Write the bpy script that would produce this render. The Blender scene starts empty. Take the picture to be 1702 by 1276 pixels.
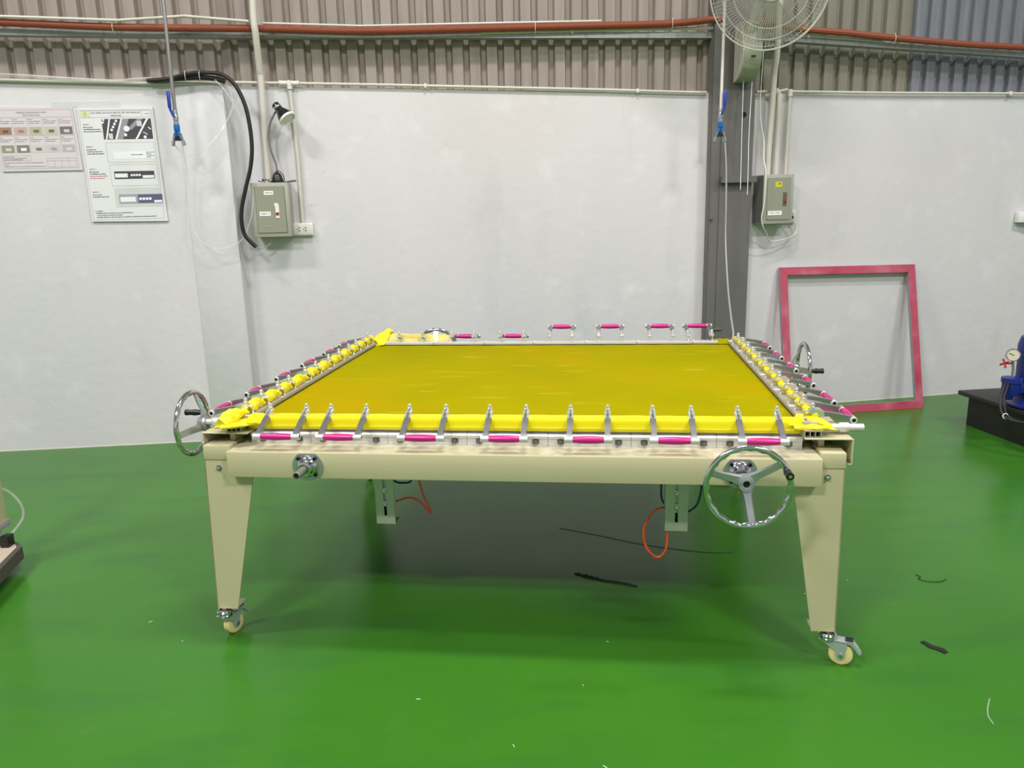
import bpy, bmesh, math, random
from mathutils import Vector, Matrix
random.seed(7)
PI = math.pi
SC = bpy.context.scene
COL = SC.collection

# ------------------------------------------------------------------ camera
cam_d = bpy.data.cameras.new('camera'); cam = bpy.data.objects.new('camera', cam_d); COL.objects.link(cam)
cam_d.sensor_width = 36.0; cam_d.lens = 1280.9 / 1702 * 36.0
pitch, roll = 0.2222, -0.0252
fw = Vector((0, math.cos(pitch), -math.sin(pitch))); rt0 = Vector((1, 0, 0)); up0 = rt0.cross(fw)
rt = rt0 * math.cos(roll) + up0 * math.sin(roll); up = up0 * math.cos(roll) - rt0 * math.sin(roll)
cam.matrix_world = Matrix(((rt.x, up.x, -fw.x, 0), (rt.y, up.y, -fw.y, 0), (rt.z, up.z, -fw.z, 1.6), (0, 0, 0, 1)))
cam_d.clip_end = 100
SC.camera = cam

# ------------------------------------------------------------------ world, lights, exposure
w = bpy.data.worlds.new('hall_air'); SC.world = w; w.use_nodes = True
nt = w.node_tree; nt.nodes.clear()
tc = nt.nodes.new('ShaderNodeTexCoord'); sx = nt.nodes.new('ShaderNodeSeparateXYZ'); rp = nt.nodes.new('ShaderNodeValToRGB')
bg = nt.nodes.new('ShaderNodeBackground'); wo = nt.nodes.new('ShaderNodeOutputWorld')
mr = nt.nodes.new('ShaderNodeMapRange'); mr.inputs[1].default_value = -1; mr.inputs[2].default_value = 1
nt.links.new(tc.outputs['Generated'], sx.inputs[0]); nt.links.new(sx.outputs[2], mr.inputs[0]); nt.links.new(mr.outputs[0], rp.inputs[0]); nt.links.new(rp.outputs[0], bg.inputs[0]); nt.links.new(bg.outputs[0], wo.inputs[0])
e = rp.color_ramp.elements
e[0].position = 0.0; e[0].color = (0.25, 0.35, 0.25, 1); e[1].position = 1.0; e[1].color = (0.34, 0.35, 0.36, 1)
for p, c in ((0.47, (0.30, 0.36, 0.30)), (0.52, (0.95, 0.96, 0.96)), (0.62, (0.75, 0.76, 0.78)), (0.72, (0.28, 0.29, 0.31))):
    k = e.new(p); k.color = (*c, 1)
bg.inputs[1].default_value = 0.66

def area_light(name, loc, sx_, sy_, power, target=None, color=(1, 0.965, 0.955)):
    d = bpy.data.lights.new(name, 'AREA'); d.shape = 'RECTANGLE'; d.size = sx_; d.size_y = sy_; d.energy = power; d.color = color
    o = bpy.data.objects.new(name, d); COL.objects.link(o); o.location = loc
    if target: o.rotation_euler = (Vector(target) - Vector(loc)).to_track_quat('-Z', 'Y').to_euler()
    return o
for i, (lx, ly, pw) in enumerate(((-4.2, 1.9, 215), (0.4, 2.6, 190), (5.0, 2.1, 215), (-3.0, -2.2, 370), (3.2, -2.2, 370))):
    area_light('high_bay_light', (lx, ly, 6.4), 1.3, 0.35, pw)
SC.view_settings.view_transform = 'Standard'; SC.view_settings.look = 'None'
SC.view_settings.gamma = 1.0; SC.view_settings.use_curve_mapping = False
SC.view_settings.exposure = 0.0

# ------------------------------------------------------------------ materials
def srgb(r, g, b):
    f = lambda v: (v / 255 / 12.92) if v / 255 <= 0.04045 else ((v / 255 + 0.055) / 1.055) ** 2.4
    return (f(r), f(g), f(b), 1)
MATS = {}
def mat(name, rgb, rough=0.5, metal=0.0, **kw):
    if name in MATS: return MATS[name]
    m = bpy.data.materials.new(name); m.use_nodes = True; MATS[name] = m
    n = m.node_tree; b = n.nodes['Principled BSDF']
    c = srgb(*rgb); b.inputs['Base Color'].default_value = c
    b.inputs['Roughness'].default_value = rough; b.inputs['Metallic'].default_value = metal
    if 'coat' in kw: b.inputs['Coat Weight'].default_value = kw['coat']; b.inputs['Coat Roughness'].default_value = 0.1
    if 'trans' in kw: b.inputs['Transmission Weight'].default_value = kw['trans']
    if 'alpha' in kw: b.inputs['Alpha'].default_value = kw['alpha']
    if 'emit' in kw: b.inputs['Emission Color'].default_value = c; b.inputs['Emission Strength'].default_value = kw['emit']
    if 'spec' in kw: b.inputs['Specular IOR Level'].default_value = kw['spec']
    t = n.nodes.new('ShaderNodeTexCoord')
    src = None
    for (rgb2, scale, lo, hi, amt, stretch) in kw.get('noise', []):
        mp = n.nodes.new('ShaderNodeMapping'); mp.inputs['Scale'].default_value = stretch
        n.links.new(t.outputs['Object'], mp.inputs[0])
        nz = n.nodes.new('ShaderNodeTexNoise'); nz.inputs['Scale'].default_value = scale; nz.inputs['Detail'].default_value = 6
        n.links.new(mp.outputs[0], nz.inputs['Vector'])
        rg = n.nodes.new('ShaderNodeMapRange'); rg.inputs[1].default_value = lo; rg.inputs[2].default_value = hi; rg.inputs[3].default_value = 0; rg.inputs[4].default_value = amt
        n.links.new(nz.outputs[0], rg.inputs[0])
        mx = n.nodes.new('ShaderNodeMix'); mx.data_type = 'RGBA'
        n.links.new(rg.outputs[0], mx.inputs[0])
        if src: n.links.new(src, mx.inputs[6])
        else: mx.inputs[6].default_value = c
        mx.inputs[7].default_value = srgb(*rgb2)
        src = mx.outputs[2]
    if src: n.links.new(src, b.inputs['Base Color'])
    if 'bump' in kw:
        sc_, st, stretch = kw['bump']
        mp = n.nodes.new('ShaderNodeMapping'); mp.inputs['Scale'].default_value = stretch
        n.links.new(t.outputs['Object'], mp.inputs[0])
        nz = n.nodes.new('ShaderNodeTexNoise'); nz.inputs['Scale'].default_value = sc_; nz.inputs['Detail'].default_value = 5
        n.links.new(mp.outputs[0], nz.inputs['Vector'])
        bp = n.nodes.new('ShaderNodeBump'); bp.inputs['Strength'].default_value = st; bp.inputs['Distance'].default_value = 0.02
        n.links.new(nz.outputs[0], bp.inputs['Height']); n.links.new(bp.outputs[0], b.inputs['Normal'])
    return m
U = (1, 1, 1)
M_FLOOR = mat('green_epoxy', (52, 108, 30), 0.22, spec=0.2, noise=[((60, 118, 32), 0.6, 0.35, 0.65, 0.8, U), ((48, 98, 42), 1.6, 0.5, 0.75, 0.6, (1, 3, 1)), ((78, 116, 60), 9, 0.6, 0.8, 0.3, U)], bump=(3.0, 0.05, U))
M_WALL = mat('white_paint', (214, 211, 212), 0.75, noise=[((194, 196, 199), 1.0, 0.40, 0.75, 0.7, (1, 1, 0.35)), ((210, 203, 198), 0.6, 0.5, 0.7, 0.5, U), ((184, 186, 184), 3.5, 0.60, 0.85, 0.5, (1, 1, 0.3)), ((228, 228, 228), 5, 0.58, 0.75, 0.4, U), ((150, 150, 148), 22, 0.72, 0.80, 0.35, U)], bump=(14, 0.14, U))
M_WALLG = mat('grey_shaded_plaster', (172, 178, 178), 0.8, bump=(18, 0.3, U))
M_SHEET = mat('tan_steel_sheet', (152, 142, 131), 0.55, 0.1, noise=[((126, 117, 106), 2.0, 0.4, 0.7, 0.7, (6, 6, 0.5)), ((172, 164, 156), 5, 0.6, 0.8, 0.6, (8, 8, 0.4))])
M_SHEETG = mat('olive_steel_sheet', (132, 129, 114), 0.6, 0.1, noise=[((112, 110, 96), 2.0, 0.4, 0.7, 0.7, (6, 6, 0.5))])
M_SHEETB = mat('grey_steel_sheet', (128, 130, 136), 0.5, 0.2, noise=[((104, 107, 113), 3.0, 0.45, 0.7, 0.6, (8, 8, 0.5))])
M_GALV = mat('galvanised_steel', (176, 178, 176), 0.42, 0.55, noise=[((140, 142, 140), 9, 0.5, 0.7, 0.6, (3, 3, 1))])
M_PLATEG = mat('bracket_galvanised', (186, 190, 182), 0.4, 0.35, noise=[((205, 195, 180), 20, 0.5, 0.7, 0.5, U)])
M_COLGREY = mat('grey_column_paint', (106, 104, 100), 0.55, noise=[((90, 89, 86), 3, 0.45, 0.7, 0.8, (1, 1, 0.4)), ((124, 116, 112), 8, 0.6, 0.8, 0.6, (1, 1, 0.3))])
M_BEIGE = mat('beige_enamel', (193, 187, 148), 0.38, noise=[((186, 181, 143), 1.5, 0.4, 0.7, 0.6, U)], coat=0.15)
M_BEIGETOP = mat('worn_beige_top', (190, 183, 152), 0.4, noise=[((166, 158, 136), 14, 0.5, 0.62, 0.7, (1, 2, 1)), ((212, 205, 182), 20, 0.55, 0.7, 0.5, U)])
M_ALU = mat('brushed_aluminium', (214, 214, 210), 0.38, 0.45)
M_ALUD = mat('dull_aluminium', (172, 168, 156), 0.45, 0.4)
M_BRIGHT = mat('bright_plated_steel', (222, 222, 220), 0.2, 0.7)
M_ARM = mat('cast_grey_steel', (160, 160, 162), 0.3, 0.85)
M_NECK = mat('dark_flex_steel', (112, 112, 110), 0.4, 0.5)
M_CHROME = mat('chrome', (206, 208, 212), 0.12, 1.0)
M_ZINC = mat('zinc_plate', (186, 196, 196), 0.32, 0.5)
M_CAST = mat('machined_casting', (178, 182, 184), 0.32, 0.75)
M_NUT = mat('dark_steel_nut', (120, 122, 122), 0.3, 0.8)
M_PINK = mat('pink_anodised_grip', (206, 48, 130), 0.3, 0.35)
M_MAROON = M_PINK
M_MESH = mat('yellow_polyester_mesh', (152, 143, 0), 0.8, spec=0.02, noise=[((140, 136, 0), 1.6, 0.4, 0.7, 0.9, U), ((164, 140, 0), 1.1, 0.50, 0.66, 0.9, U), ((180, 172, 40), 2.2, 0.60, 0.78, 0.8, (1.5, 6, 1))])  # stretched pale layer paints soft reflection streaks into the mesh colour
M_MESHB = mat('doubled_yellow_mesh', (240, 228, 10), 0.4)
M_TAIL = mat('crumpled_yellow_mesh', (242, 228, 20), 0.45, noise=[((232, 206, 14), 18, 0.5, 0.7, 0.7, U)], bump=(60, 0.5, U))
M_TAILT = mat('thin_yellow_mesh', (236, 226, 90), 0.5, alpha=0.45)
M_BLACK = mat('black_plastic', (22, 22, 24), 0.35)
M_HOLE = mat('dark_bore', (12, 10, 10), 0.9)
M_RUB = mat('black_rubber', (26, 25, 26), 0.5)
M_NYLON = mat('cream_nylon_wheel', (226, 214, 148), 0.4)
M_ORANGE = mat('orange_air_hose', (240, 84, 28), 0.35, coat=0.2)
M_BLUEH = mat('blue_air_hose', (20, 66, 116), 0.35)
M_PVC = mat('ivory_pvc', (206, 202, 190), 0.4)
M_PVCW = mat('white_pvc', (222, 218, 210), 0.4)
M_BOX = mat('grey_green_enamel', (146, 147, 130), 0.45)
M_BOXF = mat('grey_green_frame', (164, 165, 150), 0.45)
M_WHITE = mat('white_plastic', (232, 232, 228), 0.4)
M_LABEL = mat('label_white', (242, 242, 240), 0.6)
M_YLABEL = mat('yellow_sticker', (206, 206, 30), 0.6)
M_INK = mat('ink', (34, 32, 36), 0.7)
M_INKG = mat('grey_ink', (120, 118, 122), 0.7)
M_INKR = mat('red_ink', (190, 70, 80), 0.7)
M_RED = mat('red_switch', (150, 36, 30), 0.4)
M_CONDUIT = mat('terracotta_conduit', (138, 70, 44), 0.5)
M_BLUE = mat('blue_valve_paint', (38, 62, 160), 0.35)
M_BLUE2 = mat('blue_coupler', (30, 100, 178), 0.3)
M_CLEAR = mat('clear_tube', (226, 226, 222), 0.12, alpha=0.24)
M_TAPE = mat('clear_film', (226, 232, 226), 0.12, alpha=0.4)
M_PAPER1 = mat('pinkish_print', (216, 206, 208), 0.4, coat=0.2)
M_PAPER2 = mat('pale_print', (224, 225, 224), 0.4, coat=0.2)
M_FRAME = mat('red_painted_wood', (176, 70, 92), 0.55, noise=[((196, 110, 126), 6, 0.5, 0.7, 0.7, (1, 1, 1)), ((160, 40, 70), 4, 0.55, 0.7, 0.7, U)])
M_FRAMED = mat('bare_metal_edge', (150, 160, 160), 0.4, 0.5)
M_DARKBOX = mat('matt_black_steel', (26, 28, 28), 0.5)
M_MOTOR = mat('blue_motor_enamel', (20, 40, 124), 0.35)
M_FAN = mat('ivory_fan_plastic', (196, 194, 178), 0.4)
M_WIRE = mat('fan_wire', (200, 198, 186), 0.35, 0.2)
M_STEELP = mat('dull_steel_pipe', (160, 158, 154), 0.3, 0.7)

# ------------------------------------------------------------------ mesh builder
class MB:
    def __init__(s): s.bm = bmesh.new()
    def box(s, x0, x1, y0, y1, z0, z1):
        v = [s.bm.verts.new(p) for p in ((x0, y0, z0), (x1, y0, z0), (x1, y1, z0), (x0, y1, z0), (x0, y0, z1), (x1, y0, z1), (x1, y1, z1), (x0, y1, z1))]
        for f in ((0, 3, 2, 1), (4, 5, 6, 7), (0, 1, 5, 4), (1, 2, 6, 5), (2, 3, 7, 6), (3, 0, 4, 7)): s.bm.faces.new([v[i] for i in f])
        return s
    def bbox(s, x0, x1, y0, y1, z0, z1, b=0.003, seg=2):
        t = bmesh.new()
        v = [t.verts.new(p) for p in ((x0, y0, z0), (x1, y0, z0), (x1, y1, z0), (x0, y1, z0), (x0, y0, z1), (x1, y0, z1), (x1, y1, z1), (x0, y1, z1))]
        for f in ((0, 3, 2, 1), (4, 5, 6, 7), (0, 1, 5, 4), (1, 2, 6, 5), (2, 3, 7, 6), (3, 0, 4, 7)): t.faces.new([v[i] for i in f])
        bmesh.ops.bevel(t, geom=t.edges[:], offset=b, segments=seg, affect='EDGES', profile=0.5)
        s.merge(t); return s
    def merge(s, t, M=None):
        mp = {}
        for v in t.verts: mp[v] = s.bm.verts.new(M @ v.co if M else v.co)
        for f in t.faces:
            try: s.bm.faces.new([mp[v] for v in f.verts])
            except ValueError: pass
        t.free()
    def prism(s, pts, axis, a0, a1):
        def P(p, a): return {'x': (a, p[0], p[1]), 'y': (p[0], a, p[1]), 'z': (p[0], p[1], a)}[axis]
        A = [s.bm.verts.new(P(p, a0)) for p in pts]; B = [s.bm.verts.new(P(p, a1)) for p in pts]
        n = len(pts); s.bm.faces.new(A[::-1]); s.bm.faces.new(B)
        for i in range(n): s.bm.faces.new((A[i], A[(i + 1) % n], B[(i + 1) % n], B[i]))
        return s
    def tube(s, pts, r, seg=10, closed=False, cap=True, radii=None):
        pts = [Vector(p) for p in pts]; n = len(pts); rings = []; up_ = None
        for i, p in enumerate(pts):
            a = pts[(i - 1) % n] if (closed or i > 0) else p; b = pts[(i + 1) % n] if (closed or i < n - 1) else p
            t = (b - a).normalized()
            if up_ is None: up_ = Vector((0, 0, 1)) if abs(t.z) < 0.9 else Vector((1, 0, 0))
            u = t.cross(up_)
            if u.length < 1e-4: u = t.cross(Vector((0.3, 1, 0.2)))
            u.normalize(); v = u.cross(t).normalized(); up_ = v
            rr = radii[i] if radii else r
            rings.append([s.bm.verts.new(p + (u * math.cos(2 * PI * k / seg) + v * math.sin(2 * PI * k / seg)) * rr) for k in range(seg)])
        for i in range(n if closed else n - 1):
            A, B = rings[i], rings[(i + 1) % n]
            for k in range(seg): s.bm.faces.new((A[k], A[(k + 1) % seg], B[(k + 1) % seg], B[k]))
        if cap and not closed: s.bm.faces.new(rings[0]); s.bm.faces.new(rings[-1][::-1])
        return s
    def cyl(s, a, b, r, seg=20, r2=None):
        return s.tube([a, b], r, seg, radii=[r, r if r2 is None else r2])
    def lathe(s, prof, M=None, seg=32):
        """prof: (radius, height) list around local z"""
        rings = []
        for r, z in prof:
            if r < 1e-6: rings.append([s.bm.verts.new((M @ Vector((0, 0, z))) if M else (0, 0, z))])
            else: rings.append([s.bm.verts.new((M @ Vector((r * math.cos(2 * PI * k / seg), r * math.sin(2 * PI * k / seg), z))) if M else (r * math.cos(2 * PI * k / seg), r * math.sin(2 * PI * k / seg), z)) for k in range(seg)])
        for A, B in zip(rings, rings[1:]):
            for k in range(seg):
                q = [A[k % len(A)], A[(k + 1) % len(A)], B[(k + 1) % len(B)], B[k % len(B)]]
                q = [x for i, x in enumerate(q) if x not in q[:i]]
                if len(q) > 2: s.bm.faces.new(q)
        return s
    def quad(s, *p): s.bm.faces.new([s.bm.verts.new(x) for x in p]); return s
    def build(s, name, m, parent=None, smooth=True, M=None):
        bm = s.bm
        bmesh.ops.recalc_face_normals(bm, faces=bm.faces[:])
        me = bpy.data.meshes.new(name)
        if smooth:
            for f in bm.faces: f.smooth = True
            for ed in bm.edges:
                if len(ed.link_faces) == 2 and ed.calc_face_angle(0) > 0.6: ed.smooth = False
        bm.to_mesh(me); bm.free()
        me.materials.append(m)
        o = bpy.data.objects.new(name, me); COL.objects.link(o)
        if parent is not None: o.parent = parent
        if M is not None: o.matrix_local = M
        return o
def tag(o, label=None, cat=None, group=None, kind=None):
    for k, v in (('label', label), ('category', cat), ('group', group), ('kind', kind)):
        if v: o[k] = v
    return o
def empty(name, loc=(0, 0, 0), rz=0.0, parent=None):
    o = bpy.data.objects.new(name, None); COL.objects.link(o); o.location = loc; o.rotation_euler = (0, 0, rz); o.empty_display_size = 0.05
    if parent is not None: o.parent = parent
    return o
def copy_tree(o, parent=None):
    c = o.copy(); COL.objects.link(c); c.parent = parent
    for ch in list(o.children): copy_tree(ch, c)
    return c
def smooth_path(pts, n=8, closed=False):
    P = [Vector(p) for p in pts]; out = []; N = len(P)
    for i in range(N if closed else N - 1):
        p0 = P[(i - 1) % N] if (closed or i > 0) else P[i] * 2 - P[i + 1]; p1 = P[i]; p2 = P[(i + 1) % N]
        p3 = P[(i + 2) % N] if (closed or i + 2 < N) else P[i + 1] * 2 - P[i]
        for k in range(n):
            t = k / n
            out.append(0.5 * ((2 * p1) + (p2 - p0) * t + (2 * p0 - 5 * p1 + 4 * p2 - p3) * t * t + (3 * p1 - p0 - 3 * p2 + p3) * t ** 3))
    if not closed: out.append(P[-1])
    return out
HORN = {'Ư': 'U', 'Ơ': 'O', 'Ớ': 'Ó', 'Đ': 'D', 'Ỡ': 'Õ', 'Ử': 'U'}
def text_mesh(body, size, m, name, parent, M, align='CENTER', spacing=1.0, bold=0.0):
    plain = ''.join(HORN.get(ch, ch) for ch in body)
    def curve(t):
        c = bpy.data.curves.new('t', 'FONT'); c.body = t; c.size = size; c.align_x = 'LEFT'; c.align_y = 'CENTER'; c.space_character = spacing
        o = bpy.data.objects.new('t', c); COL.objects.link(o); return o, c
    def width(t):
        if not t: return 0.0
        o, c = curve(t); me = bpy.data.meshes.new_from_object(o.evaluated_get(bpy.context.evaluated_depsgraph_get()))
        w_ = max((v.co.x for v in me.vertices), default=0); bpy.data.objects.remove(o); bpy.data.curves.remove(c); bpy.data.meshes.remove(me); return w_
    o, c = curve(plain)
    me = bpy.data.meshes.new_from_object(o.evaluated_get(bpy.context.evaluated_depsgraph_get()))
    bpy.data.objects.remove(o); bpy.data.curves.remove(c)
    full = max(v.co.x for v in me.vertices); top = max(v.co.y for v in me.vertices)
    bm = bmesh.new(); bm.from_mesh(me)
    for i, ch in enumerate(body):
        if ch in HORN:                       # the horn or bar of the Vietnamese letter as a small stroke
            xa, xb = width(plain[:i]) + size * 0.06, width(plain[:i + 1])
            cap = 0.34 * size
            r_ = (xa - 0.03 * size, xa + 0.25 * size, -0.03 * size, 0.03 * size) if ch == 'Đ' else (xb, xb + 0.10 * size, cap * 0.75, cap * 1.1)
            bm.faces.new([bm.verts.new(p) for p in ((r_[0], r_[2], 0.0002), (r_[1], r_[2], 0.0002), (r_[1], r_[3], 0.0002), (r_[0], r_[3], 0.0002))])
    if align == 'CENTER':
        for v in bm.verts: v.co.x -= full / 2
    bm.to_mesh(me); bm.free()
    me.materials.clear(); me.materials.append(m)
    r = bpy.data.objects.new(name, me); COL.objects.link(r); r.parent = parent; r.matrix_local = M
    return r
FACE = Matrix.Rotation(PI / 2, 4, 'X')      # text laid out facing -y

# wall lines (plan): the left bay stands a hand's width proud, the right bay turns away behind the column
def yL(x): return 5.308 + 0.091 * (x + 3.685)
def yM(x): return 5.54 + 0.108 * (x + 2.0)
def yR(x): return 5.96 + 0.18 * (x - 1.9)
RL, RM, RR = math.atan(0.091), math.atan(0.108), math.atan(0.18)

# ================================================================== the setting
def struct(o): o['kind'] = 'structure'; return o
b = MB()
b.box(-9, 9, -5, 7.6, -0.1, 0.0)
struct(b.build('floor', M_FLOOR))
def wall_slab(name, fy, x0, x1, zt0, zt1, m, thick=0.1, z0=0.0, n=24, proud=0.0):
    b = MB(); rnd = random.Random(name)
    F, T, K, Q = [], [], [], []
    for i in range(n + 1):
        x = x0 + (x1 - x0) * i / n; zt = zt0 + (zt1 - zt0) * i / n + rnd.uniform(-0.004, 0.004)
        F.append(b.bm.verts.new((x, fy(x) - proud, z0))); T.append(b.bm.verts.new((x, fy(x) - proud, zt)))
        K.append(b.bm.verts.new((x, fy(x) + thick, z0))); Q.append(b.bm.verts.new((x, fy(x) + thick, zt)))
    for i in range(n):
        b.bm.faces.new((F[i], F[i + 1], T[i + 1], T[i])); b.bm.faces.new((T[i], T[i + 1], Q[i + 1], Q[i]))
        b.bm.faces.new((K[i + 1], K[i], Q[i], Q[i + 1]))
    b.bm.faces.new((F[0], T[0], Q[0], K[0])); b.bm.faces.new((F[n], K[n], Q[n], T[n]))
    return struct(b.build(name, m, smooth=False))
wall_slab('wall_left', yL, -6.0, -1.876, 2.56, 2.464, M_WALL, 0.2)
wall_slab('wall_back', yM, -1.96, 1.53, 2.468, 2.392, M_WALL, 0.1)
wall_slab('wall_right', yR, 1.70, 6.2, 2.386, 2.372, M_WALL, 0.1)
b = MB(); b.bbox(-2.19, -1.872, yL(-2.03) - 0.022, yL(-2.03) + 0.05, 0, 2.47, 0.004)
o = struct(b.build('trim_1', M_WALL))
# thin skirting smear where the paint meets the floor
for nm, fy, x0, x1 in (('baseboard_left', yL, -6, -1.876), ('baseboard_back', yM, -1.85, 1.5), ('baseboard_right', yR, 1.80, 6.2)):
    b = MB(); rnd = random.Random(nm)
    n = 60
    for i in range(n):
        xa = x0 + (x1 - x0) * i / n; xb = x0 + (x1 - x0) * (i + 1) / n
        h = rnd.uniform(0.006, 0.014)
        b.quad((xa, fy(xa) - 0.006, 0), (xb, fy(xb) - 0.006, 0), (xb, fy(xb) - 0.0015, h), (xa, fy(xa) - 0.0015, h))
    struct(b.build(nm, mat('dusty_edge', (196, 194, 184), 0.8), smooth=False))
# ribbed steel cladding above the masonry
def cladding(name, f, x0, x1, m, z0=2.25, z1=3.6, pitch_=0.1205, phase=0.0, dep=0.034):
    b = MB(); prof = [(0.0, 0), (0.070, 0), (0.080, 1), (0.108, 1), (0.1205, 0)]
    pts = []; k = math.floor((x0 - phase) / pitch_)
    while phase + k * pitch_ < x1:
        for px, d in prof[:-1]:
            x = phase + k * pitch_ + px
            if x0 <= x <= x1: pts.append((x, f(x) + d * dep))
        k += 1
    for (a, c) in zip(pts, pts[1:]):
        b.quad((a[0], a[1], z0), (c[0], c[1], z0), (c[0], c[1], z1), (a[0], a[1], z1))
    bmesh.ops.remove_doubles(b.bm, verts=b.bm.verts[:], dist=0.0005)
    return struct(b.build(name, m, smooth=False))
cladding('wall_cladding_left', lambda x: 5.60 + 0.108 * (x + 2.0) + (0.03 if x < -1.9 else 0.0), -6.0, 1.9, M_SHEET, phase=-3.25)
cladding('wall_cladding_middle', lambda x: 6.05 + 0.18 * (x - 1.9), 1.6, 3.22, M_SHEETG, phase=2.40)
cladding('wall_cladding_right', lambda x: 6.044 + 0.18 * (x - 1.9), 3.10, 6.4, M_SHEETB, phase=2.40, dep=0.034)

# ================================================================== the stretching machine
TX, TY, YAW = -0.0002, 2.5518, -0.1226
table = empty('screen_stretching_machine', (TX, TY, 0), YAW)
tag(table, 'large beige four-legged screen stretching table with pink-gripped clamps, chrome handwheels and castors', 'machine')
def part(b, name, m, parent=table, label=None, **k):
    o = b.build(name, m, parent, **k)
    if label: o['label'] = label
    return o
# front beam
b = MB(); b.bbox(-1.054, 1.0315, 0.0, 0.145, 0.672, 0.769, 0.004); part(b, 'front_beam', M_BEIGE)
b = MB(); b.box(-1.046, 1.024, 0.005, 0.21, 0.7685, 0.7698); part(b, 'beam_top', M_BEIGETOP, smooth=False, label='scuffed upper face of the front beam')
# end blocks of the fixed frame
for x0, x1 in ((-1.163, -1.058), (1.0345, 1.1175)):
    b = MB(); b.bbox(x0, x1, 0.039, 0.150, 0.7235, 0.779, 0.004); part(b, 'frame_end', M_BEIGE)
b = MB(); b.bbox(-1.15, 1.105, 0.155, 0.225, 0.69, 0.766, 0.004); part(b, 'cross_beam', M_BEIGE)
b = MB(); b.bbox(-1.15, 1.105, 1.74, 1.86, 0.67, 0.768, 0.004); part(b, 'cross_beam', M_BEIGE)
for x0 in (-1.14, 1.03):
    b = MB(); b.bbox(x0, x0 + 0.08, 0.23, 1.735, 0.69, 0.766, 0.004); part(b, 'long_beam', M_BEIGE)
# side rails: bent channel plates over the ends
def side_rail(xo, xi, s):
    b = MB(); t = 0.006; lip = 0.018
    b.bbox(min(xo, xi), max(xo, xi), 0.065, 1.87, 0.8165, 0.8215, 0.0015, 1)
    b.bbox(min(xo, xo + s * t), max(xo, xo + s * t), 0.065, 1.87, 0.728, 0.8215, 0.002, 1)
    b.bbox(min(xo, xo + s * lip), max(xo, xo + s * lip), 0.065, 1.87, 0.728, 0.734, 0.002, 1)
    b.bbox(min(xi, xi - s * 0.004), max(xi, xi - s * 0.004), 0.23, 1.87, 0.768, 0.8215, 0.0015, 1)
    b.bbox(min(xo + s * 0.08, xo + s * 0.10), max(xo + s * 0.08, xo + s * 0.10), 0.12, 1.86, 0.768, 0.8165, 0.002, 1)
    part(b, 'side_rail', M_BEIGE)
side_rail(-1.1745, -0.995, 1); side_rail(1.1455, 0.985, -1)
# legs: folded tapered plates
def leg(xo0, xi0, xo1, xi1, y0, ys, zt=0.722, zb=0.119):
    b = MB(); t = 0.005
    A = [(xo0, zt), (xi0, zt), (xi1, zb), (xo1, zb)]
    b.prism(A, 'y', y0, y0 + t * (1 if ys > 0 else -1))
    d0, d1 = 0.14 * ys, 0.075 * ys
    s = 1 if xi0 > xo0 else -1
    v = [(xo0, y0, zt), (xo0, y0 + d0, zt), (xo1, y0 + d1, zb), (xo1, y0, zb)]
    w_ = [(x + s * t, y, z) for x, y, z in v]
    a = [b.bm.verts.new(p) for p in v]; c = [b.bm.verts.new(p) for p in w_]
    b.bm.faces.new(a); b.bm.faces.new(c[::-1])
    for i in range(4): b.bm.faces.new((a[i], a[(i + 1) % 4], c[(i + 1) % 4], c[i]))
    b.box(min(xo1, xi1) + 0.002, max(xo1, xi1) - 0.002, min(y0, y0 + d1) + 0.002, max(y0, y0 + d1) - 0.002, zb, zb + 0.005)
    return part(b, 'leg', M_BEIGE, smooth=False)
leg(-1.163, -0.966, -1.180, -1.096, 0.041, 1)
leg(1.115, 0.942, 1.124, 1.040, 0.041, 1)
leg(-1.15, -0.99, -1.16, -1.08, 1.855, -1)
leg(1.105, 0.945, 1.11, 1.03, 1.855, -1)
def hexbolt(b, c, axis, r=0.009, h=0.007, stud=0.006):
    M = Matrix.Translation(c) @ Vector((0, 0, 1)).rotation_difference(Vector(axis)).to_matrix().to_4x4()
    b.lathe([(0, 0), (r * 1.35, 0), (r * 1.35, 0.0015), (r * 1.2, 0.0018)], M, 20)
    b.lathe([(r, 0.001), (r, h), (r * 0.8, h + 0.001), (0, h + 0.001)], M, 6)
    b.lathe([(r * 0.5, h), (r * 0.5, h + stud), (r * 0.3, h + stud + 0.001), (0, h + stud + 0.001)], M, 12)
for c in ((-1.108, 0.041, 0.693), (1.060, 0.041, 0.693)):
    b = MB(); hexbolt(b, c, (0, -1, 0), 0.0085); part(b, 'leg_bolt', M_CHROME)
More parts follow.
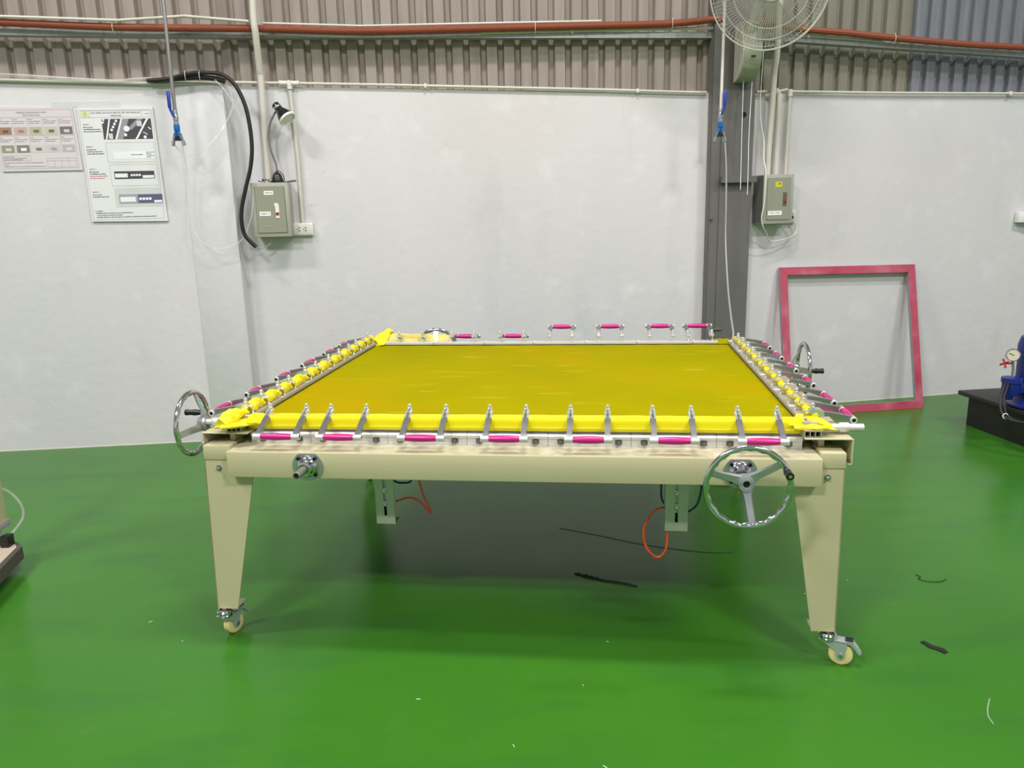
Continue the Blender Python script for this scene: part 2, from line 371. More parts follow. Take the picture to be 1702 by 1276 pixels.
# castors
def caster(x, y, rz, wx=0.046, top=0.113):
    r = empty('caster', (x, y, 0), rz, table)
    b = MB(); b.lathe([(0, 0.119), (0.010, 0.119), (0.010, top), (0.026, top), (0.031, top - 0.006), (0.031, top - 0.012), (0.026, top - 0.014), (0.029, top - 0.018), (0.029, top - 0.023), (0, top - 0.024)], None, 28)
    part(b, 'swivel_head', M_CHROME, r)
    b = MB()
    for s in (-1, 1):
        b.prism([(-0.026, top - 0.022), (0.062, top - 0.020), (0.066, top - 0.034), (wx + 0.014, 0.058), (wx + 0.014, 0.036), (wx + 0.008, 0.026), (wx, 0.023), (wx - 0.008, 0.026), (wx - 0.014, 0.036), (wx - 0.018, 0.055)], 'y', s * 0.0185, s * 0.0205)
    b.box(-0.028, 0.062, -0.0205, 0.0205, top - 0.024, top - 0.020)
    part(b, 'fork', M_ZINC, r, smooth=False)
    b = MB(); M = Matrix.Translation((wx, -0.0225, 0.0405)) @ Matrix.Rotation(-PI / 2, 4, 'X')
    b.lathe([(0.007, -0.004), (0.0085, -0.0015), (0.0085, 0.0465), (0.007, 0.049), (0, 0.049)], M, 6); b.lathe([(0, -0.005), (0.007, -0.004)], M, 12)
    part(b, 'axle_bolt', M_CHROME, r)
    b = MB(); M = Matrix.Translation((wx, 0, 0.0405)) @ Matrix.Rotation(PI / 2, 4, 'X')
    b.lathe([(0.010, -0.015), (0.030, -0.015), (0.0385, -0.013), (0.0405, -0.008), (0.0375, -0.002), (0.036, 0), (0.0375, 0.002), (0.0405, 0.008), (0.0385, 0.013), (0.030, 0.015), (0.010, 0.015), (0.010, -0.015)], M, 36)
    part(b, 'wheel', M_NYLON, r)
    b = MB()
    b.prism([(0.030, top - 0.018), (0.082, top - 0.018), (0.100, top - 0.040), (0.112, top - 0.060), (0.104, top - 0.062), (0.092, top - 0.046), (0.078, top - 0.030), (0.030, top - 0.026)], 'y', -0.014, 0.014)
    part(b, 'brake_lever', M_ZINC, r, smooth=False)
    b = MB(); b.bbox(0.058, 0.084, -0.013, 0.013, top - 0.018, top - 0.013, 0.0015, 1); part(b, 'brake_pad', M_BLACK, r)
    return r
caster(1.101, 0.052, -0.30)
caster(-1.152, 0.045, 1.22, 0.034)
caster(-1.10, 1.80, 2.2); caster(1.06, 1.80, 0.8)

# handwheels
def rot_to(axis): return Vector((0, 0, 1)).rotation_difference(Vector(axis)).to_matrix().to_4x4()
def handwheel(center, axis, R, a0, handle_a, dish=0.042, hl=0.07, spin=0.0, hr=None):
    """axis = outward; rim plane sits `dish` outwards of the hub back face"""
    r = empty('handwheel', (0, 0, 0), 0, table)
    r.matrix_local = Matrix.Translation(center) @ rot_to(axis) @ Matrix.Rotation(spin, 4, 'Z')
    # rim, scalloped on the inner side
    b = MB(); N, S = 128, 12; rm = 0.0095
    rings = []
    for i in range(N):
        a = 2 * PI * i / N; ring = []
        sc_ = 0.5 + 0.5 * math.cos(a * 20)
        for k in range(S):
            t = 2 * PI * k / S; cr = math.cos(t); rr = rm * (1 + (0.42 * sc_ - 0.05 if cr < -0.2 else 0))
            q = R - rm + rr * cr; ring.append(b.bm.verts.new((q * math.cos(a), q * math.sin(a), dish + rm * 0.95 * math.sin(t))))
        rings.append(ring)
    for i in range(N):
        for k in range(S): b.bm.faces.new((rings[i][k], rings[i][(k + 1) % S], rings[(i + 1) % N][(k + 1) % S], rings[(i + 1) % N][k]))
    part(b, 'rim', M_CHROME, r)
    for j in range(3):
        a = math.radians(a0 + 120 * j); b = MB(); ca, sa = math.cos(a), math.sin(a)
        st = [(0.022, 0.021, 0.002, 0.013), (0.045, 0.015, 0.006, 0.010), (R * 0.6, 0.0135, dish * 0.6, 0.008), (R - 0.014, 0.0125, dish, 0.008)]
        prev = None
        for (q, hw, z, th) in st:
            ring = [b.bm.verts.new((q * ca - sx_ * hw * sa, q * sa + sx_ * hw * ca, z + sz_ * th / 2)) for sx_, sz_ in ((-1, -1), (1, -1), (0.7, 1), (-0.7, 1))]
            if prev:
                for k in range(4): b.bm.faces.new((prev[k], prev[(k + 1) % 4], ring[(k + 1) % 4], ring[k]))
            else: b.bm.faces.new(ring)
            prev = ring
        b.bm.faces.new(prev[::-1])
        part(b, 'spoke', M_CAST, r)
    b = MB(); b.lathe([(0.011, 0.012), (0.011, 0.0165), (0.016, 0.018), (0.019, 0.0165), (0.0215, 0.0175), (0.025, 0.016), (0.027, 0.008), (0.029, -0.006), (0.028, -0.014), (0.011, -0.014), (0.011, 0.012)], None, 40)
    part(b, 'hub', M_CAST, r)
    b = MB(); b.lathe([(0, 0.010), (0.0112, 0.0105), (0.0112, -0.01)], None, 24); part(b, 'bore', M_HOLE, r)
    a = math.radians(handle_a); q = hr or (R - 0.014); p = Vector((q * math.cos(a), q * math.sin(a), dish + 0.004))
    b = MB(); b.lathe([(0.006, 0), (0.006, 0.006), (0.008, 0.007), (0.0095, 0.014), (0.0125, hl * 0.45), (0.0105, hl * 0.75), (0.0125, hl - 0.004), (0.0115, hl), (0, hl)], Matrix.Translation(p), 20)
    h = part(b, 'crank_handle', M_BLACK, r, label='black plastic crank handle')
    b = MB(); b.lathe([(0.0055, hl), (0.0055, hl + 0.0015), (0.004, hl + 0.003), (0, hl + 0.003)], Matrix.Translation(p), 16); part(b, 'screw', M_CHROME, r)
    return r
def flange(center, axis, R=0.056, shaft=0.09, spin=0.0, flat=True):
    r = empty('shaft_bearing', (0, 0, 0), 0, table); r.matrix_local = Matrix.Translation(center) @ rot_to(axis) @ Matrix.Rotation(spin, 4, 'Z')
    b = MB(); pts = []
    lim = R * 0.83
    for k in range(64):
        a = 2 * PI * k / 64; x, y = R * math.cos(a), R * math.sin(a)
        if flat: y = min(y, lim)
        pts.append((x, y))
    b.prism(pts, 'z', 0.0, 0.006); part(b, 'flange_plate', M_CAST, r)
    b = MB(); b.lathe([(0.040, 0.006), (0.039, 0.012), (0.034, 0.018), (0.029, 0.022), (0.027, 0.036), (0.027, 0.040), (0.023, 0.042), (0.0155, 0.042), (0.0155, 0.030)], None, 36); part(b, 'bearing_housing', M_CHROME, r)
    for k in range(4):
        a = PI / 4 + k * PI / 2; c = Vector((0.043 * math.cos(a), 0.043 * math.sin(a), 0.005)); b = MB()
        b.lathe([(0, 0), (0.0062, 0), (0.0062, 0.010), (0.005, 0.0105), (0.0035, 0.0105), (0.0035, 0.006), (0, 0.006)], Matrix.Translation(c), 14); part(b, 'socket_screw', M_BLACK, r)
    b = MB(); b.lathe([(0.013, 0.02), (0.013, shaft), (0.0123, shaft + 0.001), (0.0095, shaft + 0.001), (0.0095, shaft - 0.02)], None, 28); part(b, 'shaft', M_STEELP, r)
    b = MB(); b.lathe([(0.0096, shaft - 0.004), (0, shaft - 0.004)], None, 20); part(b, 'bore', M_HOLE, r)
# front pair; local frame after rot_to((0,-1,0)) keeps x right and y up
flange((-0.746, 0.0, 0.7205), (0, -1, 0), shaft=0.11)
flange((0.765, 0.0, 0.7205), (0, -1, 0), shaft=0.09)
handwheel((0.766, -0.103, 0.7205), (0, -1, 0), 0.1415, 38, 30)
# side and rear shafts, wheels
def side_shaft(p, axis, L, r=0.012):
    q = empty('side_shaft', (0, 0, 0), 0, table); q.matrix_local = Matrix.Translation(p) @ rot_to(axis)
    b = MB(); b.lathe([(0, 0), (r, 0), (r, L), (r * 0.9, L + 0.001), (r * 0.7, L + 0.001), (r * 0.7, L - 0.01), (0, L - 0.01)], None, 28); part(b, 'shaft', M_ALU, q)
    b = MB(); b.lathe([(r, 0.050), (0.0165, 0.050), (0.0175, 0.053), (0.0175, 0.080), (0.016, 0.083), (r, 0.083)], None, 28); part(b, 'collar', M_ALU, q)
side_shaft((1.06, 0.125, 0.845), (1, 0, 0), 0.130, 0.0135)
side_shaft((1.06, 1.17, 0.843), (1, 0, 0), 0.14)
side_shaft((-1.08, 0.135, 0.843), (-1, 0, 0), 0.12)
handwheel((-1.200, 0.135, 0.838), (-1, 0, 0), 0.127, 20, 80, dish=0.045, hl=0.075, hr=0.095)
handwheel((1.20, 1.17, 0.835), (1, 0, 0), 0.127, 25, -95, dish=0.045, hl=0.06, hr=0.10)
flange((-0.70, 1.865, 0.735), (0, 1, 0), R=0.05, shaft=0.09)
handwheel((-0.70, 1.955, 0.775), (0, 1, 0), 0.140, 30, 200)

# clamp rails
b = MB()
b.prism([(0.110, 0.770), (0.200, 0.770), (0.200, 0.826), (0.150, 0.826), (0.142, 0.822), (0.138, 0.812), (0.116, 0.812), (0.110, 0.806), (0.110, 0.797), (0.114, 0.7965), (0.114, 0.778), (0.110, 0.7775)], 'x', -1.005, -0.7735)
part(b, 'clamp_rail', M_ALU)
for xa, xb in ((-0.772, -0.4795), (-0.478, -0.1845), (-0.183, 0.1105), (0.112, 0.4055), (0.407, 0.7005), (0.702, 0.990)):
    b = MB(); b.prism([(0.110, 0.770), (0.200, 0.770), (0.200, 0.826), (0.150, 0.826), (0.142, 0.822), (0.138, 0.812), (0.116, 0.812), (0.110, 0.806), (0.110, 0.797), (0.114, 0.7965), (0.114, 0.778), (0.110, 0.7775)], 'x', xa, xb)
    part(b, 'clamp_rail', M_ALU)
b = MB(); b.prism([(1.735, 0.770), (1.845, 0.770), (1.845, 0.826), (1.735, 0.826)], 'x', -0.96, 0.95); part(b, 'clamp_rail', M_ALU)
for x0 in (-1.078, 0.985):
    b = MB(); x1 = x0 + 0.055; z0, z1 = 0.8217, 0.8460
    b.box(x0, x1, 0.072, 1.85, z1 - 0.003, z1); b.box(x0, x1, 0.072, 1.85, z0, z0 + 0.003)
    for k in range(4):
        xa = x0 + k * (0.055 - 0.003) / 3; b.box(xa, xa + 0.003, 0.072, 1.85, z0 + 0.003, z1 - 0.003)
    part(b, 'clamp_rail', M_ALUD, smooth=False)
    b = MB(); b.box(x0 + 0.003, x1 - 0.003, 0.10, 0.104, z0 + 0.003, z1 - 0.003); part(b, 'rail_plug', M_HOLE, smooth=False)

# clamp units: local x along the rail, -y outward to the operator, z up, origin on the mesh plane under the jaw
def make_clamp(half, au, pitch_deg, front=False, arm_len=0.140, jaw_mat=None):
    """half: (u0,u1) of the jaw; au: the two arm positions"""
    r = empty('clamp', (0, 0, 0), 0, table)
    b = MB(); b.bbox(half[0] + 0.0008, half[1] - 0.0008, -0.025, 0.025, 0.002, 0.019, 0.003, 2)
    b.bbox(half[0] + 0.004, half[1] - 0.004, -0.022, 0.018, -0.020, 0.0, 0.002, 1)
    part(b, 'jaw_bar', jaw_mat or (M_ALUD if not front else M_ALU), r)
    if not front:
        b = MB(); b.box(half[0] + 0.001, half[1] - 0.001, 0.0235, 0.0262, 0.0012, 0.0045); part(b, 'shadow_strip', M_HOLE, r, smooth=False)  # black strip paints the shadow gap under the jaw's inner edge
    lift = 0.0 if front else 0.014
    piv = Vector((0, 0 if front else -0.010, 0.036 + lift))
    R = Matrix.Rotation(math.radians(pitch_deg), 4, 'X')   # tilts the outward end down for positive values
    for u in au:
        # threaded spindle with washer, nut and domed cap
        b = MB(); sy = 0.004 if front else -0.012; C = Matrix.Translation((u, sy, lift))
        if front:
            b.lathe([(0, 0.018), (0.0075, 0.019), (0.0075, 0.023), (0.004, 0.024), (0.004, 0.034)], C, 16)
        else:   # thin foot rod inboard, cross plate above the fabric
            b.lathe([(0, 0.0185), (0.0055, 0.019), (0.0050, 0.024), (0.0028, 0.027), (0.0026, 0.050)], Matrix.Translation((u, 0.014, 0)), 12)
            b.bbox(u - 0.010, u + 0.010, -0.022, 0.018, 0.0490, 0.0512, 0.001, 1)
        b.lathe([(0, 0.033), (0.0110, 0.033), (0.0110, 0.0355), (0.0085, 0.036)], C, 20); b.lathe([(0.0095, 0.0355), (0.0095, 0.0435), (0.0085, 0.0445), (0.0045, 0.0445)], C, 6)
        b.lathe([(0.0085, 0.0445), (0.0088, 0.050), (0.0065, 0.0525), (0.0078, 0.0545), (0.0078, 0.060), (0.0055, 0.0640), (0, 0.0655)], C, 16)
        part(b, 'spindle', M_BRIGHT, r)
        # toggle arm: forked yoke then a curved bar with a rounded end
        M = Matrix.Translation((u, 0, 0)) @ Matrix.Translation(piv) @ R
        b = MB()
        for s in (-1, 1):
            b2 = MB()
            b2.prism([(0.010, -0.008), (0.010, 0.006), (-0.010, 0.0095), (-0.038, 0.0085), (-0.044, -0.012), (-0.012, -0.012)], 'x', s * 0.0045, s * 0.0110)
            b.merge(b2.bm, M)
        part(b, 'yoke', M_BRIGHT, r)
        b = MB(); b2 = MB(); L = arm_len; q = [(-0.030, 0.005), (-0.055, 0.008), (-0.085, 0.0085), (-0.115, 0.0085)]
        q += [(-L + 0.0115 * math.cos(t), -0.002 + 0.0115 * math.sin(t)) for t in [PI / 2 + PI * k / 8 for k in range(9)]]
        q += [(-0.115, -0.0095), (-0.085, -0.0055), (-0.055, -0.007), (-0.030, -0.014)]
        b2.prism(q, 'x', -0.0095, 0.0095)
        b.merge(b2.bm, M); part(b, 'arm', M_ARM, r)
    e0, e1 = min(au) - 0.017, max(au) + 0.017
    hp = Matrix.Translation(piv) @ R @ Vector((0, -arm_len, -0.002))
    b = MB(); T_ = Matrix.Translation((0, hp.y, hp.z)) @ Matrix.Rotation(PI / 2, 4, 'Y')
    b.lathe([(0.0068, e0 + 0.01), (0.0068, e0), (0.0105, e0), (0.0118, e0 + 0.0015), (0.0118, min(au) + 0.012), (0.0098, min(au) + 0.013), (0.0098, max(au) - 0.013), (0.0118, max(au) - 0.012), (0.0118, e1 - 0.0015), (0.0105, e1), (0.0068, e1), (0.0068, e1 - 0.01)], T_, 24)
    part(b, 'handle_tube', M_ALU, r)
    for ee in (e0 + 0.003, e1 - 0.003):
        b = MB(); b.lathe([(0.0069, ee), (0, ee)], T_, 16); part(b, 'tube_bore', M_HOLE, r)
    g0, g1 = min(au) + 0.011, max(au) - 0.011; b = MB(); n = 14
    prof = [(0.0098, g0)] + [(0.0103 + 0.0030 * math.sin(PI * i / n) ** 0.8, g0 + (g1 - g0) * i / n) for i in range(n + 1)] + [(0.0098, g1)]
    b.lathe(prof, T_, 24); part(b, 'grip', M_PINK, r, label='pink tapered grip')
    if front:
        um = (half[0] + half[1]) / 2; W_ = half[1] - half[0]
        for u in ((half[0] + 0.045, half[1] - 0.045)):
            b = MB(); hexbolt(b, (u, -0.039, -0.062), (0, -1, 0), 0.0088, 0.007, 0.005)
            part(b, 'rail_bolt', M_NUT, r); b = MB(); b.box(u - 0.012, u + 0.012, -0.0392, -0.0362, -0.0715, -0.0535); part(b, 'slot_plate', M_NUT, r, smooth=False)
    else:
        b = MB(); b.box(half[1] - 0.010, half[1] - 0.001, -0.004, 0.024, 0.019, 0.0215); part(b, 'lit_end_tab', M_WHITE, r, smooth=False)  # white tab paints the lit bar end at the seam
    return r
ZM = 0.848
def place(r, x, y, rz): r.location = (x, y, ZM); r.rotation_euler = (0, 0, rz)
FRONT = [(-0.937, -0.796), (-0.701, -0.565), (-0.401, -0.264), (-0.102, 0.031), (0.191, 0.323), (0.481, 0.615), (0.774, 0.908)]
SE = [-1.005, -0.772, -0.478, -0.183, 0.112, 0.407, 0.702, 0.990]
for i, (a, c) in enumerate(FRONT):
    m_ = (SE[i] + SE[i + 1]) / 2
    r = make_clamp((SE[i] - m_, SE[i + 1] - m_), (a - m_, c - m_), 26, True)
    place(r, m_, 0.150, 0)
LEFT = [(0.175, 0.315), (0.472, 0.590), (0.775, 0.908), (1.083, 1.235), (1.392, 1.515), (1.640, 1.740)]
LS = [0.165 - 0.03, 0.43, 0.715, 1.01, 1.31, 1.60, 1.80]
RIGHT = [(0.142, 0.272), (0.375, 0.515), (0.669, 0.807), (0.961, 1.09), (1.250, 1.385), (1.530, 1.670)]
RS = [0.10, 0.335, 0.60, 0.885, 1.17, 1.46, 1.77]
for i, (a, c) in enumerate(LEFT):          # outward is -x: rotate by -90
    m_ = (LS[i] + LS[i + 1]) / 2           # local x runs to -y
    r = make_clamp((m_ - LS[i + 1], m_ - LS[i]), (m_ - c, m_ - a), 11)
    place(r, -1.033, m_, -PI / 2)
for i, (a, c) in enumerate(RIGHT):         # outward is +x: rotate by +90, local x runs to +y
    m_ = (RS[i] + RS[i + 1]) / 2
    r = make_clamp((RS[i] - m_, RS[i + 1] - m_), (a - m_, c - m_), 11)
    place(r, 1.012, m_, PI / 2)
BX = [(-0.875, -0.735), (-0.565, -0.435), (-0.283, -0.148), (0.000, 0.130), (0.279, 0.407), (0.562, 0.690), (0.772, 0.902)]
BS = [-0.95, -0.665, -0.372, -0.090, 0.205, 0.490, 0.795, 0.935]
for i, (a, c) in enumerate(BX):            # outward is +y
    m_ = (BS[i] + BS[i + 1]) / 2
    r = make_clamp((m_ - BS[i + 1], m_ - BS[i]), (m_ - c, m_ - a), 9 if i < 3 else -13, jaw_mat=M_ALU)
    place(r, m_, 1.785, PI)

# hanging cylinder brackets with slot and bolts
def bracket(x, y, ztop, zbot, w=0.078):
    r = empty('cylinder_bracket', (x, y, 0), 0, table); b = MB(); s0, s1 = -0.0055, 0.0055; zs1, zs0 = ztop - 0.03, zbot + 0.03
    b.box(-w / 2, s0, 0, 0.006, zbot, ztop); b.box(s1, w / 2, 0, 0.006, zbot, ztop); b.box(s0, s1, 0, 0.006, zbot, zs0); b.box(s0, s1, 0, 0.006, zs1, ztop)
    b.box(-w / 2, -w / 2 + 0.006, 0.006, 0.05, zbot, ztop); b.box(-w / 2, w / 2, 0.0, 0.06, zbot - 0.004, zbot)
    part(b, 'slotted_plate', M_PLATEG, r, smooth=False)
    b = MB(); b.box(s0 - 0.004, s1 + 0.004, 0.008, 0.020, zs0 + 0.035, ztop); part(b, 'slide_bar', M_PLATEG, r, smooth=False)
    b = MB(); b.box(-0.02, 0.02, 0.021, 0.045, zbot, zs0 + 0.06); part(b, 'cylinder_body', M_BLACK, r, smooth=False)
    for z in (ztop - 0.214, ztop - 0.160):
        b = MB(); hexbolt(b, (0, 0, z), (0, -1, 0), 0.008, 0.006, 0.006); part(b, 'bolt', M_CHROME, r)
bracket(-0.532, 0.20, 0.715, 0.422, 0.075)
bracket(0.578, 0.20, 0.725, 0.421, 0.083)
b = MB(); b.tube(smooth_path([(-0.50, 0.235, 0.497), (-0.449, 0.25, 0.508), (-0.405, 0.25, 0.492), (-0.365, 0.25, 0.447), (-0.388, 0.25, 0.514), (-0.404, 0.25, 0.576), (-0.41, 0.25, 0.68)], 8), 0.0042, 8); part(b, 'air_hose', M_ORANGE, label='orange hose by the left bracket')
b = MB(); b.tube(smooth_path([(0.56, 0.235, 0.495), (0.535, 0.22, 0.502), (0.491, 0.2, 0.490), (0.459, 0.2, 0.419), (0.470, 0.2, 0.347), (0.510, 0.2, 0.310), (0.541, 0.2, 0.340), (0.548, 0.215, 0.417), (0.552, 0.23, 0.47)], 8), 0.0046, 8); part(b, 'air_hose', M_ORANGE, label='looped orange hose by the right bracket')
b = MB(); b.tube(smooth_path([(0.530, 0.3, 0.66), (0.528, 0.3, 0.555), (0.533, 0.3, 0.500), (0.56, 0.3, 0.468), (0.60, 0.28, 0.455), (0.640, 0.3, 0.460), (0.667, 0.3, 0.492), (0.679, 0.3, 0.563), (0.672, 0.3, 0.66)], 8), 0.0042, 8); part(b, 'air_hose', M_BLUEH, label='looped blue hose by the right bracket')
b = MB(); b.tube(smooth_path([(-0.55, 0.3, 0.62), (-0.52, 0.3, 0.560), (-0.48, 0.3, 0.551), (-0.45, 0.3, 0.562), (-0.44, 0.3, 0.62)], 8), 0.0042, 8); part(b, 'air_hose', M_BLUEH, label='blue hose behind the left bracket')
b = MB(); b.bbox(-0.62, 0.70, 0.226, 0.262, 0.69, 0.73, 0.003); part(b, 'air_manifold', M_GALV)

# ================================================================== the stretched yellow mesh
fab = empty('stretched_mesh_fabric', (TX, TY, ZM), YAW)
tag(fab, 'yellow screen mesh stretched flat over the machine table, held by its clamps', 'fabric')
def fz(x, y):
    return 0.0012 * math.sin(x * 5.1 + y * 2.2) * math.sin(y * 4.0 - x) 
b = MB(); X0, X1, NX, NY = -1.015, 0.995, 60, 44
prof = [(0.124, -0.0275), (0.120, -0.022), (0.1175, -0.014), (0.120, -0.006), (0.1185, 0.004), (0.121, 0.0165), (0.128, 0.0205), (0.150, 0.0215), (0.170, 0.0210), (0.181, 0.011), (0.190, 0.0008)]
rows = [[(y, z) for y, z in prof]]
ys = [(0.19 + (1.79 - 0.19) * j / NY, 0.0005) for j in range(0, NY + 1)]
grid = []
for (y, z) in ys:
    row = []
    for i in range(NX + 1):
        x = X0 + (X1 - X0) * i / NX
        row.append(b.bm.verts.new((x, y, z + (fz(x, y) * 0.6 if 0.2 < y < 1.7 else 0.0006 * math.sin(x * 40)))))
    grid.append(row)
for j in range(len(ys) - 1):
    for i in range(NX): b.bm.faces.new((grid[j][i], grid[j][i + 1], grid[j + 1][i + 1], grid[j + 1][i]))
part(b, 'mesh_sheet', M_MESH, fab)
b = MB(); rows = []
for (y, z) in prof:
    rows.append([b.bm.verts.new((X0 + (X1 - X0) * i / 120, y, z + 0.0004 + 0.0004 * math.sin(i * 0.9) - (0.0 if any(abs(X0 + (X1 - X0) * i / 120 - q) < 0.006 for q in SE) else 0))) for i in range(121)])
for j in range(len(rows) - 1):
    for i in range(120): b.bm.faces.new((rows[j][i], rows[j][i + 1], rows[j + 1][i + 1], rows[j + 1][i]))
part(b, 'folded_edge', M_MESHB, fab, label='brighter mesh edge folded over the front jaws')
def lump(b, c, r, rx=1, ry=1, rz_=1, amp=0.25, seed=0):
    t = bmesh.new(); bmesh.ops.create_icosphere(t, subdivisions=3, radius=1.0)
    rd = random.Random(seed); ph = [rd.uniform(0, 6) for _ in range(6)]
    for v in t.verts:
        n_ = v.co.copy(); d = 1 + amp * (math.sin(n_.x * 5 + ph[0]) * math.sin(n_.y * 6 + ph[1]) + 0.5 * math.sin(n_.z * 9 + ph[2] + n_.x * 7))
        v.co = Vector((n_.x * rx, n_.y * ry, n_.z * rz_)) * r * d + Vector(c)
    b.merge(t)
def ribbon(b, pts, wfun, hfun, seg=14, seed=0):
    """crumpled roll of fabric along pts, flattened cross-section"""
    rd = random.Random(seed); P = smooth_path(pts, 10); rings = []; ph = rd.uniform(0, 9)
    for i, p in enumerate(P):
        t = (P[min(i + 1, len(P) - 1)] - P[max(i - 1, 0)]).normalized(); side = t.cross(Vector((0, 0, 1))).normalized(); up_ = side.cross(t)
        f = i / (len(P) - 1); ring = []
        for k in range(seg):
            a = 2 * PI * k / seg; d = 1 + 0.09 * math.sin(4 * a + i * 0.45 + ph) + 0.14 * math.sin(2 * a + i * 0.3)
            ring.append(b.bm.verts.new(p + side * math.cos(a) * wfun(f) * d + up_ * math.sin(a) * hfun(f) * d))
        rings.append(ring)
    for A, B in zip(rings, rings[1:]):
        for k in range(seg): b.bm.faces.new((A[k], A[(k + 1) % seg], B[(k + 1) % seg], B[k]))
    b.bm.faces.new(rings[0]); b.bm.faces.new(rings[-1][::-1])
# left: rolls pushed up between the spindles
pins = [0.06] + [v for a in LEFT for v in a] + [1.83]
b = MB()
for i in range(1, len(pins) - 1):
    a, c = pins[i] + 0.012, pins[i + 1] - 0.012
    if i == len(pins) - 2: c = 1.80
    L = c - a
    ribbon(b, [(-1.036, a, 0.028), (-1.040, a + L * 0.3, 0.036), (-1.042, a + L * 0.65, 0.035), (-1.036, c, 0.030)], lambda f: 0.012 + 0.007 * math.sin(PI * f), lambda f: 0.010 + 0.013 * math.sin(PI * f) ** 0.7, seed=i)
part(b, 'loose_edge', M_TAIL, fab, label='loose mesh edge rolled up between the left spindles')
# right: ends of folded mesh peeping out between the spindles
b = MB(); pr = [v for a in RIGHT for v in a]
for i in range(len(pr)):
    nx_ = pr[i + 1] if i + 1 < len(pr) else pr[i] + 0.13
    ribbon(b, [(1.030, pr[i] - 0.012, 0.031), (1.031, pr[i] + 0.02, 0.033), (1.031, (pr[i] + nx_) / 2, 0.030), (1.030, nx_ - 0.022, 0.029)], lambda f: 0.0125 - 0.003 * math.sin(PI * f), lambda f: 0.0145 - 0.003 * math.sin(PI * f), seed=40 + i)
part(b, 'loose_edge', M_TAIL, fab, label='loose mesh edge peeping between the right spindles')
# crumpled flaps at the corners
def sheet(b, corners, n=14, amp=0.012, seed=0, thick=0.0015):
    rd = random.Random(seed); ph = [rd.uniform(0, 6) for _ in range(4)]; A, B_, C_, D = [Vector(c) for c in corners]
    for off in (0, thick):
        g = []
        for j in range(n + 1):
            row = []
            for i in range(n + 1):
                u, v = i / n, j / n; p = (A * (1 - u) + B_ * u) * (1 - v) + (D * (1 - u) + C_ * u) * v
                e_ = amp * (math.sin(u * 9 + ph[0]) * math.sin(v * 7 + ph[1]) + 0.6 * math.sin(u * 17 + v * 11 + ph[2]))
                row.append(b.bm.verts.new(p + Vector((0, 0, e_ * (0.3 + 0.7 * v) + off))))
            g.append(row)
        for j in range(n):
            for i in range(n): b.bm.faces.new((g[j][i], g[j][i + 1], g[j + 1][i + 1], g[j + 1][i]))
b = MB()
sheet(b, [(-1.12, 0.045, -0.004), (-0.955, 0.11, 0.004), (-1.012, 0.19, 0.012), (-1.085, 0.20, 0.024)], amp=0.005, seed=3)
ribbon(b, [(-1.090, 0.055, 0.008), (-1.070, 0.09, 0.022), (-1.056, 0.13, 0.030), (-1.044, 0.165, 0.028)], lambda f: 0.030 - 0.012 * f, lambda f: 0.014 + 0.014 * math.sin(PI * min(1, f + 0.2)), seed=21)
ribbon(b, [(-1.085, 0.050, 0.0), (-1.03, 0.062, 0.004), (-0.985, 0.085, 0.006), (-0.95, 0.115, 0.0)], lambda f: 0.020 - 0.008 * f, lambda f: 0.009, seed=22)
part(b, 'corner_flap', M_TAIL, fab, label='crumpled mesh corner at front left')
b = MB()
sheet(b, [(0.94, 0.108, 0.006), (1.085, 0.096, -0.004), (1.052, 0.150, 0.024), (0.985, 0.185, 0.026)], amp=0.004, seed=5)
ribbon(b, [(0.96, 0.112, 0.000), (1.01, 0.098, 0.004), (1.05, 0.092, 0.004), (1.085, 0.100, 0.0)], lambda f: 0.016, lambda f: 0.012 - 0.006 * f, seed=23)
ribbon(b, [(1.018, 0.165, 0.028), (1.035, 0.130, 0.022), (1.078, 0.106, 0.006)], lambda f: 0.024 - 0.008 * f, lambda f: 0.013 - 0.006 * f, seed=24)
part(b, 'corner_flap', M_TAIL, fab, label='crumpled mesh corner at front right')
b = MB()
ribbon(b, [(-1.028, 1.80, 0.010), (-1.006, 1.86, 0.030), (-0.985, 1.90, 0.050), (-0.965, 1.93, 0.062)], lambda f: 0.034 - 0.008 * f, lambda f: 0.018, seed=31)
ribbon(b, [(-1.010, 1.78, 0.012), (-0.975, 1.81, 0.026), (-0.965, 1.86, 0.050)], lambda f: 0.026, lambda f: 0.016, seed=32)
ribbon(b, [(-0.995, 1.74, 0.004), (-0.970, 1.79, 0.012)], lambda f: 0.022, lambda f: 0.010, seed=33)
part(b, 'corner_flap', M_TAIL, fab, label='crumpled mesh corner standing up at back left')
b = MB(); sheet(b, [(-0.95, 1.815, 0.012), (-0.58, 1.815, 0.012), (-0.58, 1.835, 0.050), (-0.93, 1.835, 0.062)], amp=0.003, seed=8)
part(b, 'thin_flap', M_TAILT, fab, label='thin see-through mesh edge along the back left')
b = MB(); sheet(b, [(0.93, 1.75, 0.004), (1.0, 1.75, 0.004), (1.0, 1.83, 0.02), (0.90, 1.83, 0.02)], amp=0.002, seed=9); part(b, 'corner_flap', M_MESH, fab, label='flat mesh corner at back right')

